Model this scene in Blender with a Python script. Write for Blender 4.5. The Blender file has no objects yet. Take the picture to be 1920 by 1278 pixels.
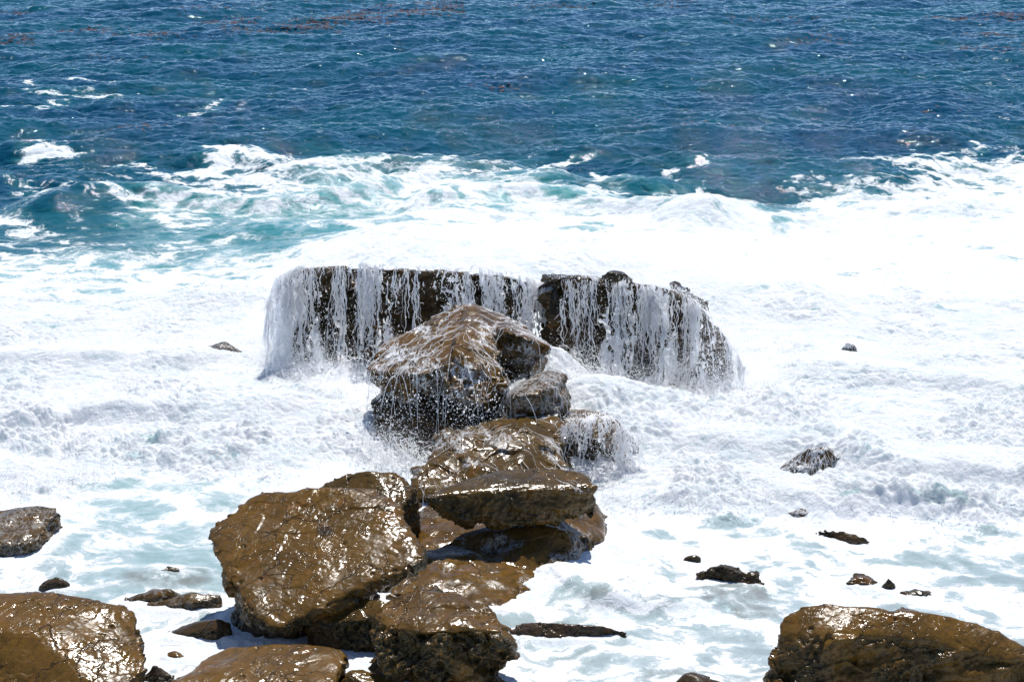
import bpy, bmesh, math, random
import numpy as np
from mathutils import Vector
from mathutils.bvhtree import BVHTree

# ------------------------------------------------------------------ camera, world, sun, exposure
S = bpy.context.scene
COL = S.collection
CAM_H, PITCH, FPX = 8.0, math.radians(15.0), 3287.0
cam = bpy.data.cameras.new('camera'); co = bpy.data.objects.new('camera', cam); COL.objects.link(co)
co.location = (0, 0, CAM_H); co.rotation_euler = (math.pi/2 - PITCH, 0, 0)
cam.sensor_width = 36.0; cam.lens = 36.0*FPX/1920.0; cam.clip_end = 20000; cam.clip_start = .1
S.camera = co
SUN_EL, SUN_AZ = math.radians(66), math.radians(13)      # azimuth east of +Y (behind the rocks, a little right)
w = bpy.data.worlds.new('World'); S.world = w; w.use_nodes = True
nt = w.node_tree
sky = nt.nodes.new('ShaderNodeTexSky'); sky.sky_type = 'NISHITA'; sky.sun_disc = False
sky.sun_elevation = SUN_EL; sky.sun_rotation = SUN_AZ; sky.air_density = 1.0; sky.dust_density = .05; sky.ozone_density = 3; sky.altitude = 3500
bg = nt.nodes['Background']; bg.inputs['Strength'].default_value = .13
nt.links.new(sky.outputs[0], bg.inputs[0])
sl = bpy.data.lights.new('sun', 'SUN'); sl.energy = 4.6; sl.angle = math.radians(.5); sl.color = (1, .965, .91)
so = bpy.data.objects.new('sun', sl); COL.objects.link(so)
sd = Vector((math.sin(SUN_AZ)*math.cos(SUN_EL), math.cos(SUN_AZ)*math.cos(SUN_EL), math.sin(SUN_EL)))
so.rotation_euler = sd.to_track_quat('Z', 'Y').to_euler(); so.location = (0, 20, 30)
S.view_settings.view_transform = 'Standard'; S.view_settings.look = 'None'
S.view_settings.exposure = 0.08; S.view_settings.gamma = 1
try: S.view_settings.use_curve_mapping = False
except Exception: pass
S.render.resolution_x = 1024; S.render.resolution_y = 681
try:
    S.cycles.max_bounces = 6; S.cycles.diffuse_bounces = 4; S.cycles.transparent_max_bounces = 12
except Exception: pass

# ------------------------------------------------------------------ helpers
rs = np.random.RandomState(7); random.seed(7)
CT, ST = math.cos(PITCH), math.sin(PITCH)
def ray(px, py):
    a = (px-960)/FPX; b = (639-py)/FPX
    return np.array([a, CT + b*ST, -ST + b*CT])
def PZ(px, py, z):
    d = ray(px, py); return np.array([0, 0, CAM_H]) + d*((z-CAM_H)/d[2])
def PY(px, py, Y):
    d = ray(px, py); return np.array([0, 0, CAM_H]) + d*(Y/d[1])
def topix(x, y, z=0):
    f = y*CT - (z-CAM_H)*ST; u = y*ST + (z-CAM_H)*CT
    return 960 + FPX*x/f, 639 - FPX*u/f
def sstep(a, b, x):
    t = np.clip((x-a)/(b-a), 0, 1); return t*t*(3-2*t)

PERM = np.random.RandomState(11).permutation(256).astype(np.int32); PERM = np.concatenate([PERM, PERM])
GR = np.random.RandomState(12).normal(size=(256, 3)); GR /= np.linalg.norm(GR, axis=1)[:, None]; GR = GR.astype(np.float32)
def pn(p):                                                  # perlin noise, p (n,3)
    p = np.asarray(p, np.float32); i = np.floor(p).astype(np.int32); f = p - i; i &= 255
    u = f*f*f*(f*(f*6-15)+10); r = np.zeros(len(p), np.float32)
    for dx in (0, 1):
        wx = u[:, 0] if dx else 1-u[:, 0]; hx = PERM[(i[:, 0]+dx) & 255]
        for dy in (0, 1):
            wy = wx*(u[:, 1] if dy else 1-u[:, 1]); hy = PERM[(hx + i[:, 1]+dy) & 255]
            for dz in (0, 1):
                h = PERM[(hy + i[:, 2]+dz) & 255]; g = GR[h]
                dot = g[:, 0]*(f[:, 0]-dx) + g[:, 1]*(f[:, 1]-dy) + g[:, 2]*(f[:, 2]-dz)
                r += wy*(u[:, 2] if dz else 1-u[:, 2])*dot
    return r*1.5
def fbm(p, o=4, g=.5, l=2.03):
    r = 0; a = 1
    for k in range(o): r = r + a*pn(p*(l**k) + 17.3*k); a *= g
    return r
def ridged(p, o=4, g=.5, l=2.1):
    r = 0; a = 1; s = 0
    for k in range(o): r = r + a*(1-np.abs(pn(p*(l**k)+9.1*k))*1.6); s += a; a *= g
    return r/s
def worley(p, keep=.5, seed=3):                             # distance to nearest kept cell point, and its random
    i0 = np.floor(p).astype(np.int32); best = np.full(len(p), 9., np.float32)
    for dx in (-1, 0, 1):
        for dy in (-1, 0, 1):
            for dz in (-1, 0, 1):
                c = i0 + np.array([dx, dy, dz]); h = PERM[(PERM[(PERM[c[:, 0] & 255] + c[:, 1]) & 255] + c[:, 2] + seed) & 255]
                j = GR[h]*.5+.5; ok = PERM[(h+57) & 255] < keep*256
                r = .6 + .6*PERM[(h+91) & 255]/256.
                d = np.linalg.norm(p - (c + j), axis=1)/r
                best = np.where(ok & (d < best), d, best)
    return best

def mesh_from(name, V, F=None, mat=None, parent=None, smooth=True, quads=None):
    me = bpy.data.meshes.new(name)
    if quads is not None:
        V = np.asarray(V, np.float32); Q = np.asarray(quads, np.int32); k = Q.shape[1]
        me.vertices.add(len(V)); me.vertices.foreach_set('co', V.ravel())
        me.loops.add(Q.size); me.loops.foreach_set('vertex_index', Q.ravel())
        me.polygons.add(len(Q)); me.polygons.foreach_set('loop_start', np.arange(0, Q.size, k, dtype=np.int32))
        me.polygons.foreach_set('loop_total', np.full(len(Q), k, np.int32))
        me.polygons.foreach_set('use_smooth', np.full(len(Q), smooth))
        me.update(calc_edges=True)
    else:
        me.from_pydata([tuple(v) for v in V], [], F); me.update()
        me.polygons.foreach_set('use_smooth', np.full(len(me.polygons), smooth))
    if mat: me.materials.append(mat)
    o = bpy.data.objects.new(name, me); COL.objects.link(o)
    if parent: o.parent = parent
    return o
def attr(o, name, arr):
    a = o.data.attributes.new(name, 'FLOAT', 'POINT'); a.data.foreach_set('value', np.asarray(arr, np.float32).ravel())
def tag(o, label=None, cat=None, group=None, kind=None):
    for k, v in (('label', label), ('category', cat), ('group', group), ('kind', kind)):
        if v: o[k] = v
    return o

# ------------------------------------------------------------------ materials
class NT:
    def __init__(s, name):
        s.m = bpy.data.materials.new(name); s.m.use_nodes = True; s.t = s.m.node_tree
        s.b = s.t.nodes['Principled BSDF']; s.out = s.t.nodes['Material Output']
    def n(s, t, **k):
        x = s.t.nodes.new(t)
        for a, b in k.items(): setattr(x, a, b)
        return x
    def set(s, sock, v):
        if isinstance(v, bpy.types.NodeSocket): s.t.links.new(v, sock)
        else:
            if hasattr(sock.default_value, '__len__') and hasattr(v, '__len__') and len(sock.default_value) == 4 and len(v) == 3: v = (*v, 1)
            sock.default_value = v
    def math(s, op, a, b=None, c=None, clamp=False):
        x = s.n('ShaderNodeMath', operation=op); x.use_clamp = clamp; s.set(x.inputs[0], a)
        if b is not None: s.set(x.inputs[1], b)
        if c is not None: s.set(x.inputs[2], c)
        return x.outputs[0]
    def vm(s, op, a, b=None, sc=None):
        x = s.n('ShaderNodeVectorMath', operation=op); s.set(x.inputs[0], a)
        if b is not None: s.set(x.inputs[1], b)
        if sc is not None: s.set(x.inputs['Scale'], sc)
        return x.outputs[0]
    def noise(s, v, scale, detail=4, rough=.5, dist=0, color=False):
        x = s.n('ShaderNodeTexNoise'); s.set(x.inputs['Vector'], v); s.set(x.inputs['Scale'], scale)
        x.inputs['Detail'].default_value = detail; x.inputs['Roughness'].default_value = rough; x.inputs['Distortion'].default_value = dist
        return x.outputs['Color' if color else 'Fac']
    def vor(s, v, scale, feature='F1', rnd=1):
        x = s.n('ShaderNodeTexVoronoi', feature=feature); s.set(x.inputs['Vector'], v); x.inputs['Scale'].default_value = scale
        x.inputs['Randomness'].default_value = rnd
        return x.outputs['Distance']
    def mr(s, v, a, b, c=0, d=1, smooth=True):
        x = s.n('ShaderNodeMapRange'); x.interpolation_type = 'SMOOTHSTEP' if smooth else 'LINEAR'
        for i, q in zip(('Value', 'From Min', 'From Max', 'To Min', 'To Max'), (v, a, b, c, d)): s.set(x.inputs[i], q)
        return x.outputs[0]
    def mix(s, f, a, b):
        x = s.n('ShaderNodeMix', data_type='RGBA'); s.set(x.inputs[0], f); s.set(x.inputs[6], a); s.set(x.inputs[7], b); return x.outputs[2]
    def at(s, name):
        x = s.n('ShaderNodeAttribute', attribute_name=name); return x.outputs['Fac']
    def pos(s):
        return s.n('ShaderNodeTexCoord').outputs['Object']
    def bump(s, h, strength, dist, normal=None):
        x = s.n('ShaderNodeBump'); s.set(x.inputs['Height'], h); s.set(x.inputs['Strength'], strength); x.inputs['Distance'].default_value = dist
        if normal is not None: s.set(x.inputs['Normal'], normal)
        return x.outputs[0]
    def scale3(s, v, xyz, rot=(0, 0, 0)):
        if any(rot):
            y_ = s.n('ShaderNodeMapping'); s.set(y_.inputs['Vector'], v); y_.inputs['Rotation'].default_value = rot; v = y_.outputs[0]
        x = s.n('ShaderNodeMapping'); s.set(x.inputs['Vector'], v); x.inputs['Scale'].default_value = xyz
        return x.outputs[0]

def rock_mat(name, c1, c2, c3, rough=.2, ripple=.6, rot=-1.0, pits=1.0):
    N = NT(name); p = N.pos()
    n1 = N.noise(p, 1.6, 5, .6); n2 = N.noise(p, 9, 6, .65); n3 = N.noise(p, 60, 3, .6)
    pit_shade = N.at('pit_shade')
    col = N.mix(N.mr(n1, .38, .62), c1, c2)
    col = N.mix(N.math('MULTIPLY', N.mr(n2, .5, .68), .7), col, c3)
    col = N.mix(N.mr(n3, .3, .75, 0, .45), col, (.02, .016, .008))
    cq = N.vm('ADD', p, N.vm('SCALE', N.noise(p, 2.2, 4, .6, color=True), sc=.5))
    ck = N.math('MULTIPLY', N.mr(N.vor(N.scale3(cq, (.7, 1.5, 1.6), (0, 0, rot)), 1.5, 'DISTANCE_TO_EDGE'), .0, .022, 1, 0), N.mr(N.noise(p, 1.3, 3), .45, .56))
    col = N.mix(N.math('MULTIPLY', ck, .8), col, (.018, .012, .006))
    str_ = N.mr(N.noise(N.scale3(p, (1.6, 15, 10), (0, 0, rot)), 1.0, 5, .65, .5), .5, .66, 0, .5)
    col = N.mix(str_, col, (.05, .029, .009))
    orange = N.math('MULTIPLY', N.mr(N.noise(p, 4.3, 4, .6), .56, .7), .45)
    col = N.mix(orange, col, (.22, .095, .022))
    # barnacle / algae specks in pitted zones, darkened to paint shade on side faces
    col = N.mix(N.math('MULTIPLY', pit_shade, N.mr(N.noise(p, 22, 4, .6), .35, .55)), col, (.022, .02, .008))
    sand = N.math('MULTIPLY', N.math('MULTIPLY', pit_shade, N.mr(N.noise(p, 45, 3, .6), .58, .66)), .6)
    col = N.mix(sand, col, (.16, .12, .05))
    st = N.at('stain'); col = N.mix(N.mr(N.noise(p, .9, 5, .65), .52, .66, 0, .4), col, (.055, .036, .012))
    col = N.mix(st, col, (.012, .010, .010))
    # thin veil of foam left by the last wave
    fm = N.at('film'); q = N.vm('ADD', p, N.vm('SCALE', N.noise(p, 5, 3, .6, color=True), sc=.25))
    lace = N.mr(N.vor(N.scale3(q, (1, .55, .7)), 15, 'DISTANCE_TO_EDGE'), .02, .13, 1, 0)
    fl = N.math('MULTIPLY', N.mr(N.noise(N.scale3(q, (1, .35, .35)), 24, 5, .75), .5, .58), N.mr(N.noise(p, 3.1, 4, .6), .38, .58))
    ff = N.math('MULTIPLY', fm, N.math('MAXIMUM', N.math('MULTIPLY', lace, N.mr(N.noise(p, 7, 3), .42, .55)), fl), clamp=True)
    col = N.mix(ff, col, (.8, .82, .84))
    N.set(N.b.inputs['Base Color'], col)
    r = N.math('ADD', N.mr(N.noise(p, 14, 4, .6), .35, .7, rough*.55, rough*1.0), N.mr(N.noise(p, 1.7, 4, .6), .5, .63, 0, .15))
    r = N.mix(ff, r, (.8, .8, .8)); N.set(N.b.inputs['Roughness'], r)
    N.set(N.b.inputs['IOR'], 1.42); N.set(N.b.inputs['Specular IOR Level'], .27)
    N.set(N.b.inputs['Coat Weight'], N.mr(N.noise(p, 2.1, 4, .6), .4, .6, 0, .22)); N.set(N.b.inputs['Coat Roughness'], .09); N.set(N.b.inputs['Coat IOR'], 1.33)
    rp = N.scale3(p, (5.5, 34, 20), (0, 0, rot))
    rip = N.math('MULTIPLY', N.noise(rp, 1.0, 4, .6, .9), .35)
    rid = N.math('MULTIPLY', N.mr(N.noise(N.scale3(p, (3.4, 17, 12), (0, 0, rot)), 1.0, 4, .6, 1.2), .56, .72, 0, 1), N.mr(N.noise(p, 1.9, 3), .42, .6, .25, 1))
    rip = N.math('ADD', rip, N.math('MULTIPLY', rid, 1.1))
    h = N.math('ADD', N.math('MULTIPLY', rip, ripple), N.math('MULTIPLY', N.noise(p, 13, 5, .6), .30))
    h = N.math('SUBTRACT', h, N.math('MULTIPLY', pit_shade, N.mr(N.vor(p, 30), .0, .4, 2.4, 0)))
    h = N.math('SUBTRACT', h, N.mr(N.noise(p, 2.3, 6, .6), .492, .5, 0, 0))
    h = N.math('SUBTRACT', h, N.math('MULTIPLY', ck, 1.6))
    b1 = N.bump(h, .7, .009)
    b2 = N.bump(N.noise(p, 110, 3, .6), N.math('ADD', N.math('MULTIPLY', pit_shade, .5), .08), .006, b1)
    N.set(N.b.inputs['Normal'], b2)
    N.set(N.b.inputs['Coat Normal'], N.bump(N.math('ADD', h, N.math('MULTIPLY', N.noise(p, 60, 2, .5), .2)), .7, .009))
    return N.m
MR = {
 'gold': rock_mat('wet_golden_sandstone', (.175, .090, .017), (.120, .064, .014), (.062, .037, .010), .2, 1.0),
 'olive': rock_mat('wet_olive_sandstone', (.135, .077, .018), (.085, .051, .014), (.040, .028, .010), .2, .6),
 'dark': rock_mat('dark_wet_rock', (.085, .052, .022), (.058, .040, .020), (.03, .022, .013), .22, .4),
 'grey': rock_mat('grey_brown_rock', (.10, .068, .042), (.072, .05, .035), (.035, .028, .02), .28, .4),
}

def white_water(name, col=(.86, .88, .9), trans=.25, bumps=1.0, sc=14):
    N = NT(name); p = N.pos()
    N.set(N.b.inputs['Base Color'], col); N.set(N.b.inputs['Roughness'], .28)
    N.set(N.b.inputs['Specular IOR Level'], .45)
    nb = N.bump(N.noise(N.scale3(p, (1, 1, .55)), sc, 6, .7), min(1, bumps), .10 if bumps else .01)
    N.set(N.b.inputs['Normal'], nb)
    tr = N.n('ShaderNodeBsdfTranslucent'); tr.inputs['Color'].default_value = (*col, 1)
    N.set(N.b.inputs['Base Color'], tuple(c*(1-trans)*1.3 for c in col)); tr.inputs['Color'].default_value = (*[min(1, c*trans*1.4) for c in col], 1)
    mx = N.n('ShaderNodeAddShader')
    N.t.links.new(N.b.outputs[0], mx.inputs[0]); N.t.links.new(tr.outputs[0], mx.inputs[1]); N.t.links.new(mx.outputs[0], N.out.inputs['Surface'])
    return N.m
M_FALL = white_water('falling_foam', (.98, .98, .985), trans=.5); M_DROP = white_water('spray', (.97, .975, .98), .5, 0)

def sea_mat():
    N = NT('sea_water'); p = N.pos()
    cov = N.at('foam'); aer = N.at('aer'); ch = N.at('churn'); sandy = N.at('sandy')
    w1 = N.vm('SCALE', N.vm('SUBTRACT', N.noise(p, .55, 4, .55, color=True), (.5, .5, .5)), sc=2.2)
    w2 = N.vm('SCALE', N.vm('SUBTRACT', N.noise(p, 3.2, 3, .6, color=True), (.5, .5, .5)), sc=.35)
    q = N.vm('ADD', N.vm('ADD', p, w1), w2)
    q = N.scale3(q, (.62, 1, .5), (0, 0, .25))
    n1 = N.mr(N.noise(q, 1.5, 9, .70), .33, .67, 0, 1, False)
    nf = N.mr(aer, .85, .97)
    l1 = N.mix(nf, N.mr(N.vor(q, 1.15, 'DISTANCE_TO_EDGE'), .0, .34, 1, 0), N.mr(N.vor(q, 2.0, 'DISTANCE_TO_EDGE'), .0, .3, 1, 0))
    l2 = N.mr(N.vor(q, 3.7, 'DISTANCE_TO_EDGE'), .0, .3, 1, 0)
    fine = N.noise(q, 22, 5, .7)
    pat = N.math('ADD', N.math('MULTIPLY', n1, .42), N.math('ADD', N.math('MULTIPLY', l1, .3), N.math('MULTIPLY', l2, .16)))
    pat = N.math('ADD', pat, N.math('MULTIPLY', N.math('SUBTRACT', fine, .5), N.math('ADD', .35, N.math('MULTIPLY', nf, .25))))
    thr = N.mr(cov, 0, 1, .86, .0, False)
    d = N.math('SUBTRACT', pat, thr)
    foam = N.mr(d, -.05, N.mr(aer, .85, .97, .17, .075))
    foam = N.math('MULTIPLY', foam, N.mr(cov, .02, .08))
    foam = N.math('MAXIMUM', foam, N.mr(cov, .93, 1.0), clamp=True)
    deep = N.mix(N.mr(N.noise(p, .12, 3, .5), .35, .65), (.001, .048, .100), (.0015, .070, .104))
    ramp = N.n('ShaderNodeValToRGB'); N.set(ramp.inputs[0], aer)
    el = ramp.color_ramp.elements; el[0].position = 0; el[0].color = (.0015, .060, .104, 1); el[1].position = 1; el[1].color = (.32, .372, .378, 1)
    for ps, c in ((.25, (.012, .12, .15)), (.5, (.07, .30, .30)), (.72, (.20, .42, .41))):
        e = el.new(ps); e.color = (*c, 1)
    wat = N.mix(N.mr(aer, 0, .12), deep, ramp.outputs[0])
    wat = N.mix(N.math('MULTIPLY', sandy, .55), wat, (.17, .13, .10))
    # thin milky film just under the laces
    milk = N.math('MULTIPLY', N.mr(d, -.35, .0), N.math('MULTIPLY', N.mr(aer, .1, .5), .6))
    wat = N.mix(milk, wat, (.48, .575, .585))
    fc = N.mix(N.mr(N.noise(p, 2.6, 5, .6), .35, .7), (.85, .855, .86), (.77, .795, .805))
    pore = N.math('MULTIPLY', N.mr(N.noise(q, 26, 5, .75), .50, .62), N.mr(N.noise(q, 1.7, 4, .6), .38, .6))
    fc = N.mix(N.math('MULTIPLY', pore, .55), fc, (.42, .57, .61))
    strk = N.math('MULTIPLY', N.mr(N.noise(N.scale3(q, (.8, 2.4, 1)), 2.4, 7, .72), .49, .63), .55)
    fc = N.mix(strk, fc, (.56, .66, .685))
    N.set(N.b.inputs['Base Color'], N.mix(foam, wat, fc))
    N.set(N.b.inputs['Roughness'], N.mr(foam, 0, .6, .035, .65))
    N.set(N.b.inputs['IOR'], 1.333)
    N.set(N.b.inputs['Specular Tint'], (.5, .8, 1.0, 1))
    N.set(N.b.inputs['Specular IOR Level'], N.mr(foam, 0, .6, .4, .2))
    rip = N.math('ADD', N.noise(N.scale3(p, (.7, 1.25, 1)), 3.1, 6, .62, .4), N.math('MULTIPLY', N.noise(p, 17, 3, .6), .16))
    b1 = N.bump(rip, N.mr(aer, 0, .9, .24, .25), .16)
    lump = N.math('ADD', N.math('MULTIPLY', foam, .5), N.math('MULTIPLY', N.noise(p, 14, 7, .72), N.mr(ch, 0, 1, .35, 1.15)))
    b2 = N.bump(lump, N.mr(foam, 0, 1, 0, .75), .05, b1)
    N.set(N.b.inputs['Normal'], b2)
    return N.m
M_SEA = sea_mat()

# ------------------------------------------------------------------ the sea
def ocean_tile(N, L, wind, wdir, seed, cut_lo=0, cut_hi=1e9, spread=1.6):
    r = np.random.RandomState(seed); k1 = np.fft.fftfreq(N, L/N)*2*np.pi
    kx, ky = np.meshgrid(k1, k1, indexing='ij'); k = np.hypot(kx, ky); k[0, 0] = 1e-6
    Lw = wind**2/9.81; ph = np.exp(-1/(k*Lw)**2)/k**3.6
    c = np.abs(kx*math.sin(wdir) + ky*math.cos(wdir))/k; ph *= c**spread + .12
    ph *= (k > cut_lo)*(k < cut_hi)*np.exp(-(k*.012)**2); ph[0, 0] = 0
    h = np.fft.fft2(r.normal(size=(N, N)))*np.sqrt(ph)
    H = np.real(np.fft.ifft2(h)); s = H.std()
    dx = np.real(np.fft.ifft2(-1j*kx/k*h)); dy = np.real(np.fft.ifft2(-1j*ky/k*h))
    return (np.stack([dx, dy, H], -1)/s).astype(np.float32), L
def samp(tile, x, y, rot=0):
    T, L = tile; N = T.shape[0]
    u = ((x*math.cos(rot) + y*math.sin(rot))/L*N) % N; v = ((-x*math.sin(rot) + y*math.cos(rot))/L*N) % N
    i = np.floor(u).astype(int) % N; j = np.floor(v).astype(int) % N; fu = (u-np.floor(u))[..., None]; fv = (v-np.floor(v))[..., None]
    i2 = (i+1) % N; j2 = (j+1) % N
    r = (T[i, j]*(1-fu) + T[i2, j]*fu)*(1-fv) + (T[i, j2]*(1-fu) + T[i2, j2]*fu)*fv
    d = r.copy(); d[..., 0] = r[..., 0]*math.cos(rot) - r[..., 1]*math.sin(rot); d[..., 1] = r[..., 0]*math.sin(rot) + r[..., 1]*math.cos(rot)
    return d
T1 = ocean_tile(1024, 47.0, 4.2, math.radians(165), 5, cut_lo=.4)
T2 = ocean_tile(1024, 13.7, 2.6, math.radians(200), 6, cut_lo=2.5, spread=.8)
def noise_tile(N, L, beta, seed, lo):
    r = np.random.RandomState(seed); k1 = np.fft.fftfreq(N, L/N)*2*np.pi
    kx, ky = np.meshgrid(k1, k1, indexing='ij'); k = np.hypot(kx, ky); k[0, 0] = 1
    a = k**(-beta)*(k > lo); a[0, 0] = 0
    H = np.real(np.fft.ifft2(np.fft.fft2(r.normal(size=(N, N)))*a)); return np.repeat((H/H.std())[..., None], 3, -1).astype(np.float32), L
Q1 = noise_tile(1024, 21.3, 2.1, 21, 2*np.pi/5); Q2 = noise_tile(1024, 9.1, 1.9, 22, 2*np.pi/1.3); Q3 = noise_tile(1024, 33., 3., 23, 2*np.pi/9)
def band_tile(N, L, lam, seed):
    r = np.random.RandomState(seed); k1 = np.fft.fftfreq(N, L/N)*2*np.pi
    kx, ky = np.meshgrid(k1, k1, indexing='ij'); k = np.hypot(kx, ky)*lam/(2*np.pi)
    H = np.real(np.fft.ifft2(np.fft.fft2(r.normal(size=(N, N)))*np.exp(-((k-.8)/.35)**2))); return np.repeat((H/H.std())[..., None], 3, -1).astype(np.float32), L
BT = [band_tile(1024, 37.1, 2.1, 31), band_tile(1024, 17.3, .95, 32), band_tile(1024, 9.7, .45, 33), band_tile(1024, 5.3, .21, 34), band_tile(1024, 3.1, .10, 35)]
def q1(t, x, y, r=0): return samp(t, x, y, r)[..., 0] if r == 0 else samp(t, x, y, r)[..., 2]

CX = np.arange(0, 1921, 160)
COV = [(-400, [0]*13), (262, [0, 0, 0, 0, 0, 0, 0, 0, 0, 0, 0, .05, .12]),
 (285, [.1, .12, .05, .1, 0, 0, 0, 0, 0, 0, .02, .12, .35]),
 (308, [.05, .1, .08, .5, .3, .3, .22, .08, .0, .0, .08, .45, .6]),
 (335, [.15, .3, .28, .42, .55, .72, .3, .1, .06, .02, .22, .6, .7]),
 (365, [.06, .12, .16, .42, .45, .62, .45, .25, .0, .02, .4, .7, .74]),
 (398, [.15, .1, .45, .5, .42, .42, .52, .5, .36, .3, .68, .75, .78]),
 (430, [.22, .15, .08, .12, .26, .6, .66, .74, .82, .86, .86, .82, .84]),
 (465, [.38, .36, .26, .15, .32, .6, .78, .88, .88, .9, .88, .82, .84]),
 (500, [.52, .46, .4, .42, .66, .88, .92, .93, .92, .92, .88, .82, .82]),
 (545, [.7, .7, .74, .9, .97, 1, 1, 1, 1, .95, .86, .83, .82]),
 (640, [.97, .9, .97, 1, 1, 1, 1, 1, 1, .97, .93, .93, .93]),
 (840, [1, 1, .98, 1, 1, 1, 1, 1, 1, 1, .97, 1, .97]),
 (895, [1, .85, .52, .9, 1, 1, 1, 1, 1, .95, .95, 1, 1]),
 (950, [.9, .72, .48, .65, .8, 1, 1, .9, .92, .85, .8, .95, .97]),
 (1000, [.85, .7, .55, .7, .8, 1, 1, .9, .8, .8, .82, .6, .66]),
 (1060, [.8, .55, .5, .75, .8, 1, .9, .9, .85, .82, .85, .52, .62]),
 (1110, [.7, .6, .55, .8, .8, .8, .8, .85, .6, .75, .85, .72, .7]),
 (1160, [.7, .7, .75, .75, .8, .8, .7, .62, .66, .66, .7, .7, .7]),
 (1210, [.7, .8, .85, .9, .9, .7, .62, .66, .7, .6, .6, .6, .6]),
 (1278, [.7, .8, .85, .9, .9, .7, .7, .62, .66, .62, .6, .6, .6])]
AER = [(-400, [0]*13), (270, [0]*13),
 (310, [.02, .03, .04, .2, .25, .2, .1, .02, 0, 0, .05, .12, .2]),
 (345, [.03, .05, .1, .28, .5, .5, .35, .15, .05, .05, .12, .3, .4]),
 (375, [.03, .08, .22, .42, .5, .55, .5, .45, .15, .12, .3, .4, .45]),
 (400, [.06, .12, .42, .48, .48, .55, .62, .62, .55, .35, .5, .6, .6]),
 (435, [.15, .2, .36, .38, .42, .6, .65, .65, .68, .7, .7, .7, .7]),
 (470, [.25, .28, .34, .36, .5, .7, .8, .8, .8, .8, .8, .8, .8]),
 (520, [.55, .55, .55, .6, .8, .9, .9, .9, .9, .9, .9, .9, .9]),
 (640, [.85]*13), (890, [.85]*13), (960, [.93, .88, .86, .88]+[.93]*9), (1278, [1, .98, .95, .95]+[1]*9)]
def gridmap(G, px, py):
    ys = np.array([g[0] for g in G]); M = np.array([g[1] for g in G], float)
    x = np.clip(px/160., 0, 11.999); i = np.floor(x).astype(int); fx = x-i; fx = fx*fx*(3-2*fx)
    yy = np.clip(py, ys[0], ys[-1]-.01); j = np.clip(np.searchsorted(ys, yy, side='right')-1, 0, len(ys)-2)
    fy = (yy-ys[j])/(ys[j+1]-ys[j])
    return (M[j, i]*(1-fx)+M[j, i+1]*fx)*(1-fy) + (M[j+1, i]*(1-fx)+M[j+1, i+1]*fx)*fy
FRONT = np.array([(-400, 935), (0, 935), (100, 942), (170, 915), (230, 885), (300, 872), (400, 895), (500, 905), (600, 885), (1100, 900),
                  (1150, 962), (1300, 968), (1450, 960), (1560, 962), (1650, 975), (1760, 975), (1850, 985), (1920, 975), (2300, 975)], float)
# swells, crests and mounds:  (world polyline, half width front, half width back, height)
def wl(pts): return np.array([PZ(a, b, 0)[:2] for a, b in pts])
RIDGES = [(wl([(150, 395), (330, 400), (520, 388), (700, 372), (860, 350), (960, 340)]), .9, 1.6, .42),
          (wl([(380, 305), (470, 308), (600, 318), (760, 312), (850, 322)]), .8, 1.5, .32),
          (wl([(860, 395), (1000, 375), (1150, 405), (1350, 412)]), .7, 1.3, .42),
          (wl([(560, 445), (760, 450), (950, 425)]), 1., 1.6, .28),
          (wl([(1060, 295), (1300, 268), (1500, 262)]), 1., 1.8, .16),
          (wl([(1130, 370), (1300, 330), (1440, 318)]), .8, 1.4, .22),
          (wl([(0, 300), (120, 292), (240, 285)]), .8, 1.6, .22),
          (wl([(100, 262), (300, 250), (420, 262)]), 1., 1.8, .16),
          (wl([(0, 180), (120, 172), (240, 168)]), 1.2, 2., .25),
          (wl([(1450, 350), (1700, 330), (1920, 310)]), 1., 2., .25),
          (wl([(1350, 425), (1600, 405), (1920, 400)]), .8, 1.5, .25),
          (wl([(0, 800), (200, 815), (420, 820), (560, 800)]), .35, .7, .18),
          (wl([(1250, 880), (1500, 870), (1750, 900), (1920, 890)]), .4, .8, .2),
          (wl([(0, 645), (150, 660), (400, 690)]), .5, .9, .2),
          (wl([(1450, 700), (1650, 730), (1920, 720)]), .5, .9, .2),
          (wl([(1480, 945), (1620, 962), (1800, 975)]), .22, .5, .12),
          (wl([(940, 1060), (1150, 1085), (1400, 1080)]), .2, .5, .1),
          (wl([(1120, 1000), (1180, 1050), (1090, 1090)]), .2, .4, .1)]
MOUNDS = [(PZ(1110, 740, .45), .85, .5), (PZ(1040, 680, .6), .5, .62), (PZ(1230, 775, .1), .7, .2), (PZ(590, 790, .1), .9, .18), 
          (PZ(1180, 840, .1), .4, .1), (PZ(755, 850, .0), .75, -.34), (PZ(1120, 905, 0), .6, -.25), (PZ(1530, 850, 0), .35, .1), (PZ(640, 740, 0), 1.0, -.12), (PZ(1330, 760, 0), .8, -.15), (PZ(1420, 760, .1), .8, .2), (PZ(480, 560, .2), 1.5, .35), (PZ(1450, 560, .2), 1.8, .35), (PZ(1130, 500, .3), 2.6, .8), (PZ(760, 470, .3), 2.6, .8)]
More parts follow.
